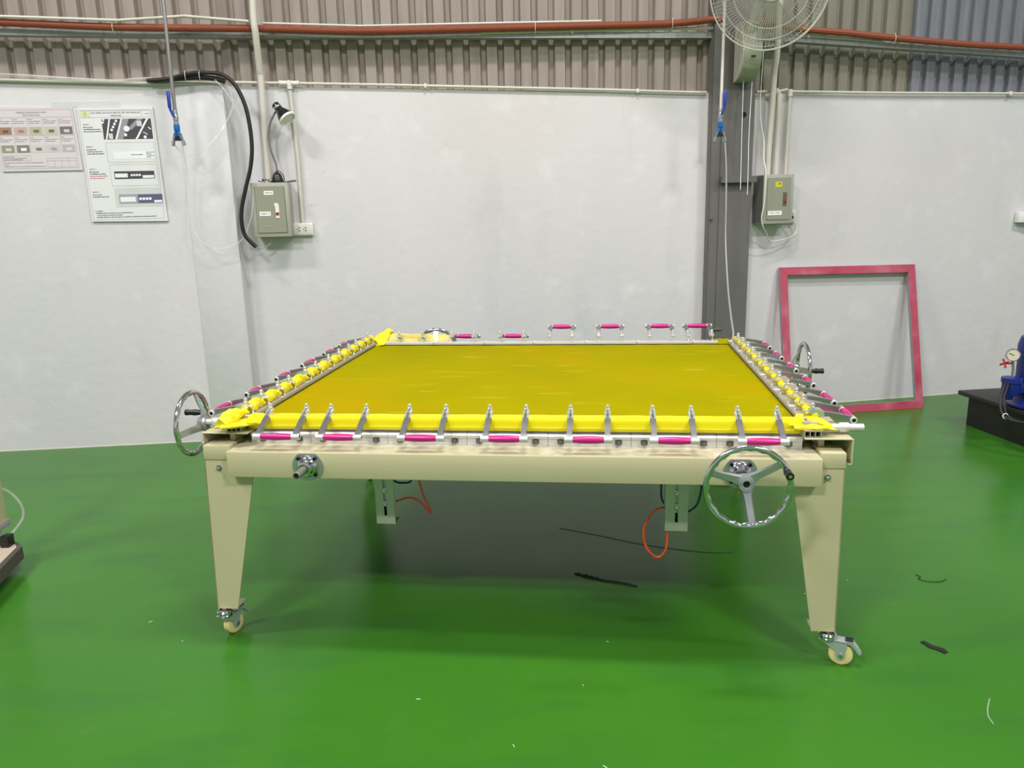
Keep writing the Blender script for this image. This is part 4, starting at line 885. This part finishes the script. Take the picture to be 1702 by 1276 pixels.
b = MB(); b.tube(smooth_path([(0.006, -0.02, 0.085), (0.024, -0.02, 0.075), (0.045, -0.02, 0.045), (0.046, -0.02, 0.012), (0.030, -0.03, 0.004), (0.06, -0.03, 0.004), (0.095, -0.03, 0.010), (0.122, -0.03, 0.014), (0.126, -0.03, 0.008), (0.10, -0.03, 0.004), (0.06, -0.035, 0.003)], 8), 0.0028, 8); b.build('power_cord', M_RUB, lm)
b = MB(); rd = random.Random(3); pts = [(-0.035 - 0.085 * (i / 14) + rd.uniform(-0.012, 0.012), -0.03 + rd.uniform(-0.012, 0.012), 0.004 + rd.uniform(0.0, 0.022)) for i in range(15)] + [(-0.125, -0.03, 0.010)]
b.tube(smooth_path(pts, 5), 0.0026, 8); b.build('cord_tangle', M_RUB, lm)
pipe('box_wire', [M_(-1.735, 0.10, 1.385), M_(-1.70, 0.09, 1.390), M_(-1.665, 0.08, 1.415), M_(-1.655, 0.08, 1.46)], 0.0035, M_PVC, 'thin pale wires rising into the underside of the left panel box', 'wire', 8, 6)

# ================================================================== steel column
cm = empty('column', (1.490, yM(1.49) - 0.085, 0), RM); cm['kind'] = 'structure'
b = MB(); b.box(0.0, 0.012, 0.0, 0.22, 0, 3.6); b.box(0.07, 0.312, -0.012, 0.0, 0, 3.6); b.box(0.0, 0.08, -0.002, 0.010, 0, 3.6); b.box(0.300, 0.312, 0.0, 0.22, 0, 3.6); b.box(0.06, 0.09, 0, 0.2, 0, 3.6)
b.build('flange', M_COLGREY, cm, smooth=False)
b = MB(); b.bbox(0.068, 0.335, -0.055, -0.012, 1.752, 1.798, 0.002, 1); b.build('stiffener_plate', M_COLGREY, cm)
b = MB(); b.lathe([(0, -0.0135), (0.020, -0.0135), (0.020, -0.012)], Matrix.Translation((0.232, 0, 2.228)) @ Matrix.Rotation(-PI / 2, 4, 'X') , 24)
b.bm.transform if False else None
hole = b.build('cable_hole', M_HOLE, cm); 
b = MB(); b.bbox(0.035, 0.12, -0.022, -0.010, 0.665, 0.680, 0.002, 1); b.build('weld_stub', M_COLGREY, cm)
b = MB(); b.bbox(0.002, 0.022, -0.02, 0.0, 1.49, 1.515, 0.003, 1); b.build('weld_stub', M_COLGREY, cm)
# ragged plaster edge meeting the column
b = MB(); rd = random.Random(12); n = 90; prev = None
for i in range(n + 1):
    z = 2.392 * i / n; x = 1.530 - 0.0 + rd.uniform(-0.010, 0.006) - (0.018 if z < 1.1 else 0) + 0.010 * math.sin(z * 9)
    cur = (x, z)
    if prev:
        a, c = prev, cur
        b.quad((1.45, yM(1.45) - 0.002, a[1]), (a[0] - 0.03, yM(a[0]) - 0.004, a[1]), (c[0] - 0.03, yM(c[0]) - 0.004, c[1]), (1.45, yM(1.45) - 0.002, c[1]))
        b.quad((a[0] - 0.03, yM(a[0]) - 0.004, a[1]), (a[0] - 0.012, yM(a[0]) + 0.03, a[1]), (c[0] - 0.012, yM(c[0]) + 0.03, c[1]), (c[0] - 0.03, yM(c[0]) - 0.004, c[1]))
    prev = cur
struct(b.build('trim_4', M_WALL, smooth=False))

# ================================================================== wall fan
FC = Vector((1.728, 5.40, 2.963))
fn = empty('wall_fan', tuple(FC)); tag(fn, 'ivory wall fan with round wire guard mounted high on the steel column', 'fan')
FA = rot_to(Vector((-0.10, -1.0, -0.20)).normalized())
def ringmesh(r, z, t, n=96, M=FA): 
    b = MB(); b.tube([M @ Vector((r * math.cos(2 * PI * i / n), r * math.sin(2 * PI * i / n), z)) for i in range(n)], t, 6, closed=True); return b
def guard_profile(f, front):   # f 0 hub .. 1 rim
    r = 0.090 + (0.376 - 0.090) * f
    z = (0.075 - 0.060 * f ** 2.6) if front else (-0.095 + 0.085 * f ** 2.2)
    return r, z
for front, nm in ((True, 'front_guard'), (False, 'rear_guard')):
    b = MB(); nW = 100 if front else 84
    for k in range(nW):
        a = 2 * PI * k / nW; pts = []
        for i in range(9):
            r, z = guard_profile(i / 8, front); aa = a + (0.10 * (1 - i / 8) if front else -0.08 * (1 - i / 8)); pts.append(FA @ Vector((r * math.cos(aa), r * math.sin(aa), z)))
        b.tube(pts, 0.0011, 4, cap=False)
    rr_ = (0.55, 0.78) if front else (0.45, 0.93)
    for f in rr_:
        r, z = guard_profile(f, front); b2 = ringmesh(r, z, 0.0018); b.merge(b2.bm)
    b.build(nm, M_WIRE, fn)
b = ringmesh(0.379, 0.008, 0.0055, 128); b2 = ringmesh(0.376, -0.022, 0.003, 128); b.merge(b2.bm); b.build('guard_rim', M_WIRE, fn)
b = MB(); b.lathe([(0, 0.090), (0.078, 0.088), (0.092, 0.082), (0.096, 0.074), (0.088, 0.070), (0, 0.070)], FA, 40); b.build('centre_cap', M_FAN, fn)
b = MB(); b.lathe([(0, 0.045), (0.040, 0.040), (0.045, 0.0), (0.045, -0.030), (0, -0.030)], FA, 28); b.build('blade_hub', M_FAN, fn)
for k in range(3):
    b = MB(); g = []
    for i in range(9):
        f = i / 8; row = []
        r = 0.045 + 0.285 * f
        for j in range(9):
            t = j / 8 - 0.5; ang = 2 * PI * k / 3 + 0.5 + t * (0.75 + 0.55 * f - 0.35 * f * f) + 0.25 * f
            row.append(b.bm.verts.new(FA @ Vector((r * math.cos(ang), r * math.sin(ang), 0.005 + t * 0.075))))
        g.append(row)
    for i in range(8):
        for j in range(8): b.bm.faces.new((g[i][j], g[i][j + 1], g[i + 1][j + 1], g[i + 1][j]))
    o = b.build('fan_blade', mat('smoky_fan_blade', (150, 150, 138), 0.3, alpha=0.35), fn); md = o.modifiers.new('s', 'SOLIDIFY'); md.thickness = 0.002
b = MB(); b.lathe([(0, -0.100), (0.062, -0.102), (0.072, -0.115), (0.070, -0.170), (0.045, -0.205), (0, -0.212)], FA, 32); b.build('motor_housing', M_FAN, fn)
b = MB(); b.tube([FA @ Vector((0, 0, -0.16)), Vector((-0.03, 0.20, -0.12)), Vector((-0.045, 0.27, -0.24))], 0.028, 16); b.build('neck', M_FAN, fn)
def fl(x, y, z): return Vector((x, y, z)) - FC
b = MB(); prof = [(5.625, 2.70), (5.607, 2.66), (5.602, 2.62), (5.608, 2.58), (5.625, 2.535), (5.655, 2.495), (5.70, 2.465), (5.76, 2.448), (5.815, 2.440), (5.815, 2.82), (5.70, 2.82), (5.65, 2.78)]
b.prism([(y - FC.y, z - FC.z) for y, z in prof], 'x', 1.640 - FC.x, 1.762 - FC.x); b.build('base_body', mat('sage_fan_base', (166, 168, 150), 0.4), fn)
b = MB(); b.prism([(y - FC.y + 0.004, z - FC.z) for y, z in prof], 'x', 1.630 - FC.x, 1.6399 - FC.x); b.build('side_cover', M_FAN, fn, smooth=False)
b = MB(); b.box(1.686 - FC.x, 1.716 - FC.x, 5.596 - FC.y, 5.61 - FC.y, 2.578 - FC.z, 2.585 - FC.z); b.build('name_mark', M_BLACK, fn, smooth=False)
for x1, z1, x2, lab in ((1.686, 1.70, 1.686, 'thin white cord hanging below the fan base, left one, to the stiffener plate'), (1.738, 1.665, 1.748, 'thin white cord hanging below the fan base, right one, slightly longer')):
    pipe('pull_cord', [(x2, 5.765, 2.46), (x1 - 0.006, 5.735, 2.1), (x1 - 0.004, 5.725, 1.80), (x1 - 0.004, 5.722, z1)], 0.0028, M_WHITE, lab, 'cord', 8, 4)

# ================================================================== right panel box and its pipes
x0 = 1.846
pr_ = panel_box(R_(x0, 0.0, 1.452), RR, 0.238, 0.352, 0.160, 'grey-green panel box beside the column with a yellow sticker and a white label', 'panel_box')
PE = 0.1655
plate(pr_, 'yellow_sticker', M_YLABEL, 0.088, 0.140, 0.262, 0.300, D_=PE)
text_mesh('38', 0.021, M_INK, 'lettering', pr_, Matrix.Translation((0.118, -PE - 0.0016, 0.285)) @ FACE)
plate(pr_, 'label_sticker', M_LABEL, 0.038, 0.148, 0.062, 0.092, D_=PE)
text_mesh('MÁY VMP', 0.0175, M_INKG, 'lettering', pr_, Matrix.Translation((0.093, -PE - 0.0016, 0.077)) @ FACE, bold=0.0004)
plate(pr_, 'breaker_window', mat('smoked_window', (104, 92, 80), 0.3), 0.152, 0.182, 0.128, 0.224, 0.002, PE)
plate(pr_, 'breaker_lever', M_RED, 0.158, 0.178, 0.148, 0.166, 0.006, PE)
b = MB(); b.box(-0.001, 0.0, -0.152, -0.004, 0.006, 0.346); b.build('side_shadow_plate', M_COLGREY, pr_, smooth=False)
x0 = 2.085
s2 = outlet(R_(x0, 0, 1.452), RR, 'white wall socket half hidden behind the right panel box', 0.098, 0.096)
for u, v in ((0.068, 0.062), (0.068, 0.044), (0.050, 0.053)): pinhole(s2, u, v, 0.004)
b = MB(); b.lathe([(0, 0), (0.014, 0), (0.014, 0.022), (0.008, 0.034), (0, 0.034)], Matrix.Translation((0.050, -0.041, 0.040)) @ Matrix.Rotation(PI / 2, 4, 'X'), 16); o = b.build('plug', M_RUB, s2)
pipe('conduit_pipe', [R_(1.940, 0.14, 3.3), R_(1.936, 0.14, 2.70), R_(1.939, 0.09, 2.50), R_(1.939, 0.08, 2.344), R_(1.927, 0.08, 2.019), R_(1.925, 0.08, 1.806)], 0.0225, M_PVC, 'leftmost and tallest of three ivory pipes above the right panel box', 'pipe', smooth=4)
pipe('conduit_pipe', [R_(1.968, 0.05, 2.405), R_(1.990, 0.05, 2.372), R_(1.998, 0.055, 2.31), R_(1.998, 0.055, 1.806)], 0.0215, M_PVC, 'middle ivory pipe with a bent top above the right panel box', 'pipe', smooth=5)
q = empty('wall_corner_pipe', R_(2.090, 0.03, 2.39), RR); tag(q, 'thin ivory pipe elbowing from the right wall top down to the socket', 'pipe')
b = MB(); b.tube([(0, 0, 0.004), (-0.004, 0, -0.30), (-0.006, 0, -0.84)], 0.0125, 14); b.build('drop_pipe', M_PVC, q)
b = MB(); b.tube([(0, 0, 0.018), (0, 0, -0.03)], 0.019, 16); b.build('elbow', M_PVCW, q)
b = MB(); b.tube([(0.0, 0.0, 0.004), (0.7, 0, -0.004), (2.0, 0, -0.008), (2.6, 0, 0.0)], 0.0095, 12); b.build('pipe_run', M_PVC, q)
b = MB(); b.tube([(-0.03, -0.01, 0.016), (-0.09, -0.02, 0.004), (-0.27, -0.005, 0.0)], 0.0095, 12); b.build('pipe_stub', M_PVC, q)
b = MB(); b.bbox(1.84, 1.86, -0.014, 0.03, -0.022, 0.008, 0.002); b.build('pipe_clip', M_PVCW, q)
pipe('white_power_cord', [R_(1.846, 0.10, 2.66), R_(1.838, 0.10, 2.40), R_(1.838, 0.10, 2.30), R_(1.848, 0.10, 2.186), R_(1.876, 0.11, 2.04), R_(1.872, 0.14, 1.92), R_(1.876, 0.19, 1.80), R_(1.872, 0.19, 1.60), R_(1.858, 0.19, 1.50), R_(1.875, 0.185, 1.43), R_(1.915, 0.14, 1.39), R_(1.965, 0.10, 1.325), R_(2.06, 0.09, 1.328), R_(2.15, 0.08, 1.355), R_(2.185, 0.07, 1.39), R_(2.18, 0.065, 1.43), R_(2.145, 0.07, 1.478)], 0.0045, M_PVCW, 'white power cord running down over the right panel box and looping to the socket', 'cord', 8, 8)

# ================================================================== leaning frame
BL, BR, TL, TR = Vector((2.088, 5.684, 0.0)), Vector((3.236, 5.859, 0.0)), Vector((2.075, 5.952, 1.118)), Vector((3.218, 6.150, 1.101))
cx_ = (BL + BR) / 2
fr = empty('printing_screen', tuple(cx_)); tag(fr, 'large empty red-painted square screen frame leaning on the right wall bay', 'frame')
nx = (BR - BL).normalized(); up_f = ((TL + TR) / 2 - (BL + BR) / 2).normalized(); nn = nx.cross(up_f).normalized()
def bar(a0, a1, b0, b1, name):
    """outer edge a0-a1, inner edge b0-b1; depth along nn both ways"""
    b = MB(); d0, d1 = nn * 0.0, nn * (-0.032)
    b.bm.verts.ensure_lookup_table()
    o_ = cx_
    v = [b.bm.verts.new(p + d - o_) for d in (d0, d1) for p in (a0, a1, b1, b0)]
    for k_, f in enumerate(((0, 1, 2, 3), (7, 6, 5, 4), (0, 4, 5, 1), (1, 5, 6, 2), (2, 6, 7, 3), (3, 7, 4, 0))): b.bm.faces.new([v[i] for i in f]).material_index = 0 if k_ in (0, 1) else 1
    bmesh.ops.bevel(b.bm, geom=b.bm.edges[:], offset=0.002, segments=1, affect='EDGES')
    o = b.build(name, M_FRAME, fr, smooth=False); o.data.materials.append(M_FRAMED); return o
wd = 0.062
iBL = BL + nx * wd + up_f * wd; iBR = BR - nx * wd + up_f * wd; iTL = TL + nx * wd - up_f * wd; iTR = TR - nx * wd - up_f * wd
bar(BL, BR, iBL, iBR, 'bottom_rail'); bar(TL, TR, iTL, iTR, 'top_rail'); bar(BL, TL, iBL, iTL, 'side_rail'); bar(BR, TR, iBR, iTR, 'side_rail')

# ================================================================== blue pump on a black tank
tk = empty('black_tank', (3.285, 5.37, 0), 0.12 - PI / 2); tag(tk, 'low black steel tank with an overhanging lid under the blue pump', 'tank')
b = MB(); b.prism([(0.0, 0.0), (1.15, 0.0), (1.15, 0.215), (0.0, 0.215)], 'y', 0.0, 0.75); b.build('tank_body', M_DARKBOX, tk, smooth=False)
b = MB(); b.bbox(-0.06, 1.2, -0.045, 0.80, 0.215, 0.245, 0.004); b.build('lid', M_DARKBOX, tk)
b = MB(); b.lathe([(0, 0.2452), (0.19, 0.2452), (0.19, 0.250), (0.175, 0.252), (0, 0.252)], Matrix.Translation((0.42, 0.20, 0)), 48); b.build('mounting_disc', M_COLGREY, tk)
pu = empty('blue_pump', (3.445, 4.93, 0.2545)); tag(pu, 'blue upright pump motor with pressure gauge, cut off by the right picture edge', 'pump')
b = MB(); b.lathe([(0, 0), (0.150, 0), (0.150, 0.012), (0.125, 0.020), (0.112, 0.045), (0.108, 0.14), (0.118, 0.145), (0.118, 0.36), (0.124, 0.365), (0.124, 0.40), (0.110, 0.455), (0.070, 0.480), (0, 0.485)], None, 48); b.build('motor_body', M_MOTOR, pu)
b = MB(); b.lathe([(0, 0), (0.050, 0), (0.055, 0.01), (0.055, 0.08), (0.062, 0.085), (0.062, 0.115), (0.03, 0.12), (0, 0.12)], Matrix.Translation((-0.185, -0.04, 0.085)), 28); b.bbox(-0.18, -0.08, -0.08, 0.0, 0.10, 0.17, 0.008); b.bbox(-0.225, -0.18, -0.07, -0.01, 0.055, 0.10, 0.008); b.build('valve_body', M_MOTOR, pu)
b = MB(); b.bbox(-0.112, -0.045, -0.112, -0.070, 0.16, 0.26, 0.003); b.build('rating_plate', M_LABEL, pu)
GM = Matrix.Translation((-0.205, -0.05, 0.352)) @ rot_to((-0.35, -0.9, 0.1))
b = MB(); b.lathe([(0, -0.02), (0.038, -0.02), (0.041, -0.014), (0.041, 0.012), (0.037, 0.014)], GM, 32); b.build('gauge_case', M_CHROME, pu)
b = MB(); b.lathe([(0.037, 0.011), (0, 0.011)], GM, 32); b.build('gauge_dial', mat('dial_face', (206, 200, 176), 0.4), pu)
b = MB(); b.box(-0.002, 0.002, -0.006, 0.026, 0.0115, 0.0125); b.bm.transform(GM @ Matrix.Rotation(0.8, 4, 'Z')); b.build('gauge_needle', M_INK, pu, smooth=False)
b = MB(); b.tube([(-0.200, -0.045, 0.315), (-0.185, -0.04, 0.26), (-0.185, -0.04, 0.20)], 0.009, 10); b.build('gauge_stem', M_CAST, pu)
HM = Matrix.Translation((-0.258, -0.06, 0.300)) @ rot_to((-1, -0.35, 0.1))
b = MB()
for k in range(4):
    a = PI / 4 + k * PI / 2; b.tube([HM @ Vector((0, 0, 0)), HM @ Vector((0.030 * math.cos(a), 0.030 * math.sin(a), 0.004))], 0.0062, 10, radii=[0.0055, 0.0075])
b.tube([HM @ Vector((0, 0, -0.075)), HM @ Vector((0, 0, 0.008))], 0.006, 10); b.build('red_cross_handle', mat('red_handle', (178, 30, 50), 0.4), pu)
for k, dx in enumerate((0.0, 0.022)):
    b = MB(); b.tube(smooth_path([(-0.225, -0.06, 0.19), (-0.27 + dx, -0.10, 0.16), (-0.318 + dx, -0.15, 0.08), (-0.325 + dx * 1.2, -0.20, -0.002), (-0.29 + dx, -0.26, -0.03 - 0.0), (-0.22 + dx, -0.36, -0.022), (-0.10, -0.50, 0.008)], 8), 0.0075, 10); b.build('pump_hose', M_RUB, pu, )
for c, rz in (((-0.312, -0.212, -0.012), 0.9), ((-0.215, -0.37, -0.016), 0.3)):
    b = MB(); b.tube([Vector(c) + Vector((0.018 * math.cos(t), 0.006 * math.sin(t), 0.016 * math.sin(t))) for t in [2 * PI * i / 14 for i in range(14)]], 0.003, 6, closed=True); b.build('hose_tie', M_WHITE, pu)
o = MB(); p = R_(4.095, 0.06, 1.40); o.bbox(p[0], p[0] + 0.2, p[1], p[1] + 0.055, p[2], p[2] + 0.085, 0.004); o = o.build('white_wall_box', M_WHITE); tag(o, 'white plastic box on the wall, cut by the right picture edge', 'box')

# ================================================================== stand at the left picture edge
st = empty('machine_stand', (-2.31, 3.37, 0)); tag(st, 'beige post on a dark-edged base plate at the left picture edge', 'stand')
b = MB(); b.prism([(-0.005, 0.0), (-0.055, 0.05), (-0.75, 0.16), (-0.75, -0.80), (0.105, -0.52)], 'z', 0.06, 0.118); b.build('base_plate', mat('dark_rust_steel', (74, 66, 62), 0.6), st, smooth=False)
b = MB(); b.prism([(-0.025, -0.01), (-0.065, 0.035), (-0.73, 0.145), (-0.73, -0.76), (0.075, -0.51)], 'z', 0.118, 0.1205); b.build('base_top', mat('dusty_beige_steel', (176, 166, 146), 0.6), st, smooth=False)
b = MB(); b.bbox(-0.205, -0.100, -0.03, 0.075, 0.20, 1.75, 0.006); b.build('post', M_BEIGE, st)
b = MB(); b.bbox(-0.210, -0.095, -0.035, 0.080, 0.195, 0.230, 0.004); b.build('post_collar', mat('mauve_grey_band', (150, 144, 150), 0.5), st)
b = MB(); b.bbox(-0.155, -0.112, -0.02, 0.035, 0.12, 0.197, 0.002); b.build('upright_plate', M_GALV, st)
b = MB(); b.bbox(-0.092, -0.055, -0.02, 0.03, 0.12, 0.175, 0.003); b.build('clamp_block', M_BLACK, st)
b = MB(); b.tube([(-0.125, -0.03, 0.1205), (-0.125, -0.03, 0.150)], 0.014, 14); b.build('foot_screw', M_CHROME, st)
b = MB(); b.tube(smooth_path([(-0.14, 0.05, 0.40), (-0.10, 0.10, 0.36), (-0.062, 0.12, 0.29), (-0.058, 0.12, 0.22), (-0.085, 0.08, 0.165), (-0.10, 0.04, 0.15)], 8), 0.006, 10); b.build('clear_hose', M_CLEAR, st)

# ================================================================== litter on the floor
b = MB(); P = smooth_path([(0.262, 3.190, 0.003), (0.325, 3.150, 0.006), (0.385, 3.112, 0.003), (0.455, 3.085, 0.005), (0.518, 3.052, 0.003)], 8)
for a, c in zip(P, P[1:]):
    d = (c - a).normalized(); s = Vector((-d.y, d.x, 0)) * 0.0085
    b.quad(a - s, c - s, c + s, a + s)
o = b.build('black_strip', M_RUB); md = o.modifiers.new('s', 'SOLIDIFY'); md.thickness = 0.002; tag(o, 'thin black rubber strip on the floor under the table front', 'strip')
b = MB(); v = [(1.488, 2.566), (1.505, 2.572), (1.520, 2.540), (1.548, 2.520), (1.552, 2.497), (1.535, 2.487), (1.520, 2.512), (1.500, 2.528), (1.496, 2.548)]
b.prism(v, 'z', 0.0005, 0.004); tag(b.build('black_scrap', M_RUB, smooth=False), 'small crumpled black scrap on the floor right of the front right castor', 'scrap')
pipe('wire_offcut', [(1.742, 3.092, 0.003), (1.752, 3.070, 0.003), (1.735, 3.052, 0.003), (1.765, 3.026, 0.003), (1.815, 3.024, 0.003), (1.850, 3.045, 0.003)], 0.0016, M_RUB, 'curled thin black wire on the floor at the far right', 'wire', 6, 8)
pipe('clear_offcut', [(1.535, 2.222, 0.003), (1.522, 2.205, 0.003), (1.498, 2.172, 0.003), (1.478, 2.135, 0.003), (1.472, 2.100, 0.003)], 0.0022, M_CLEAR, 'short curved clear offcut on the floor near the lower right corner', 'offcut', 6, 8)
pipe('floor_hair_wire', [(0.225, 3.695, 0.002), (0.40, 3.60, 0.002), (0.62, 3.47, 0.002), (0.886, 3.369, 0.002), (1.02, 3.36, 0.002)], 0.0012, M_RUB, 'long thin dark wire lying on the floor beneath the machine', 'wire', 6, 8)
b = MB(); rd = random.Random(5)
for (x, y) in ((-0.02, 2.05), (-0.31, 1.93), (0.25, 1.95), (0.285, 1.935), (0.31, 1.94), (-0.74, 1.96), (-0.70, 1.93), (1.43, 3.05), (1.2, 2.95), (-1.5, 2.85), (-1.3, 2.7), (0.34, 2.62), (0.22, 2.35), (-0.35, 2.3)):
    a = rd.uniform(0, PI); L = rd.uniform(0.006, 0.016); b.tube([(x, y, 0.0015), (x + L * math.cos(a), y + L * math.sin(a), 0.0015)], 0.0011, 5)
o = b.build('floor_lint', M_WHITE); o['kind'] = 'stuff'; o['label'] = 'tiny pale threads and specks scattered over the green floor'; o['category'] = 'lint'
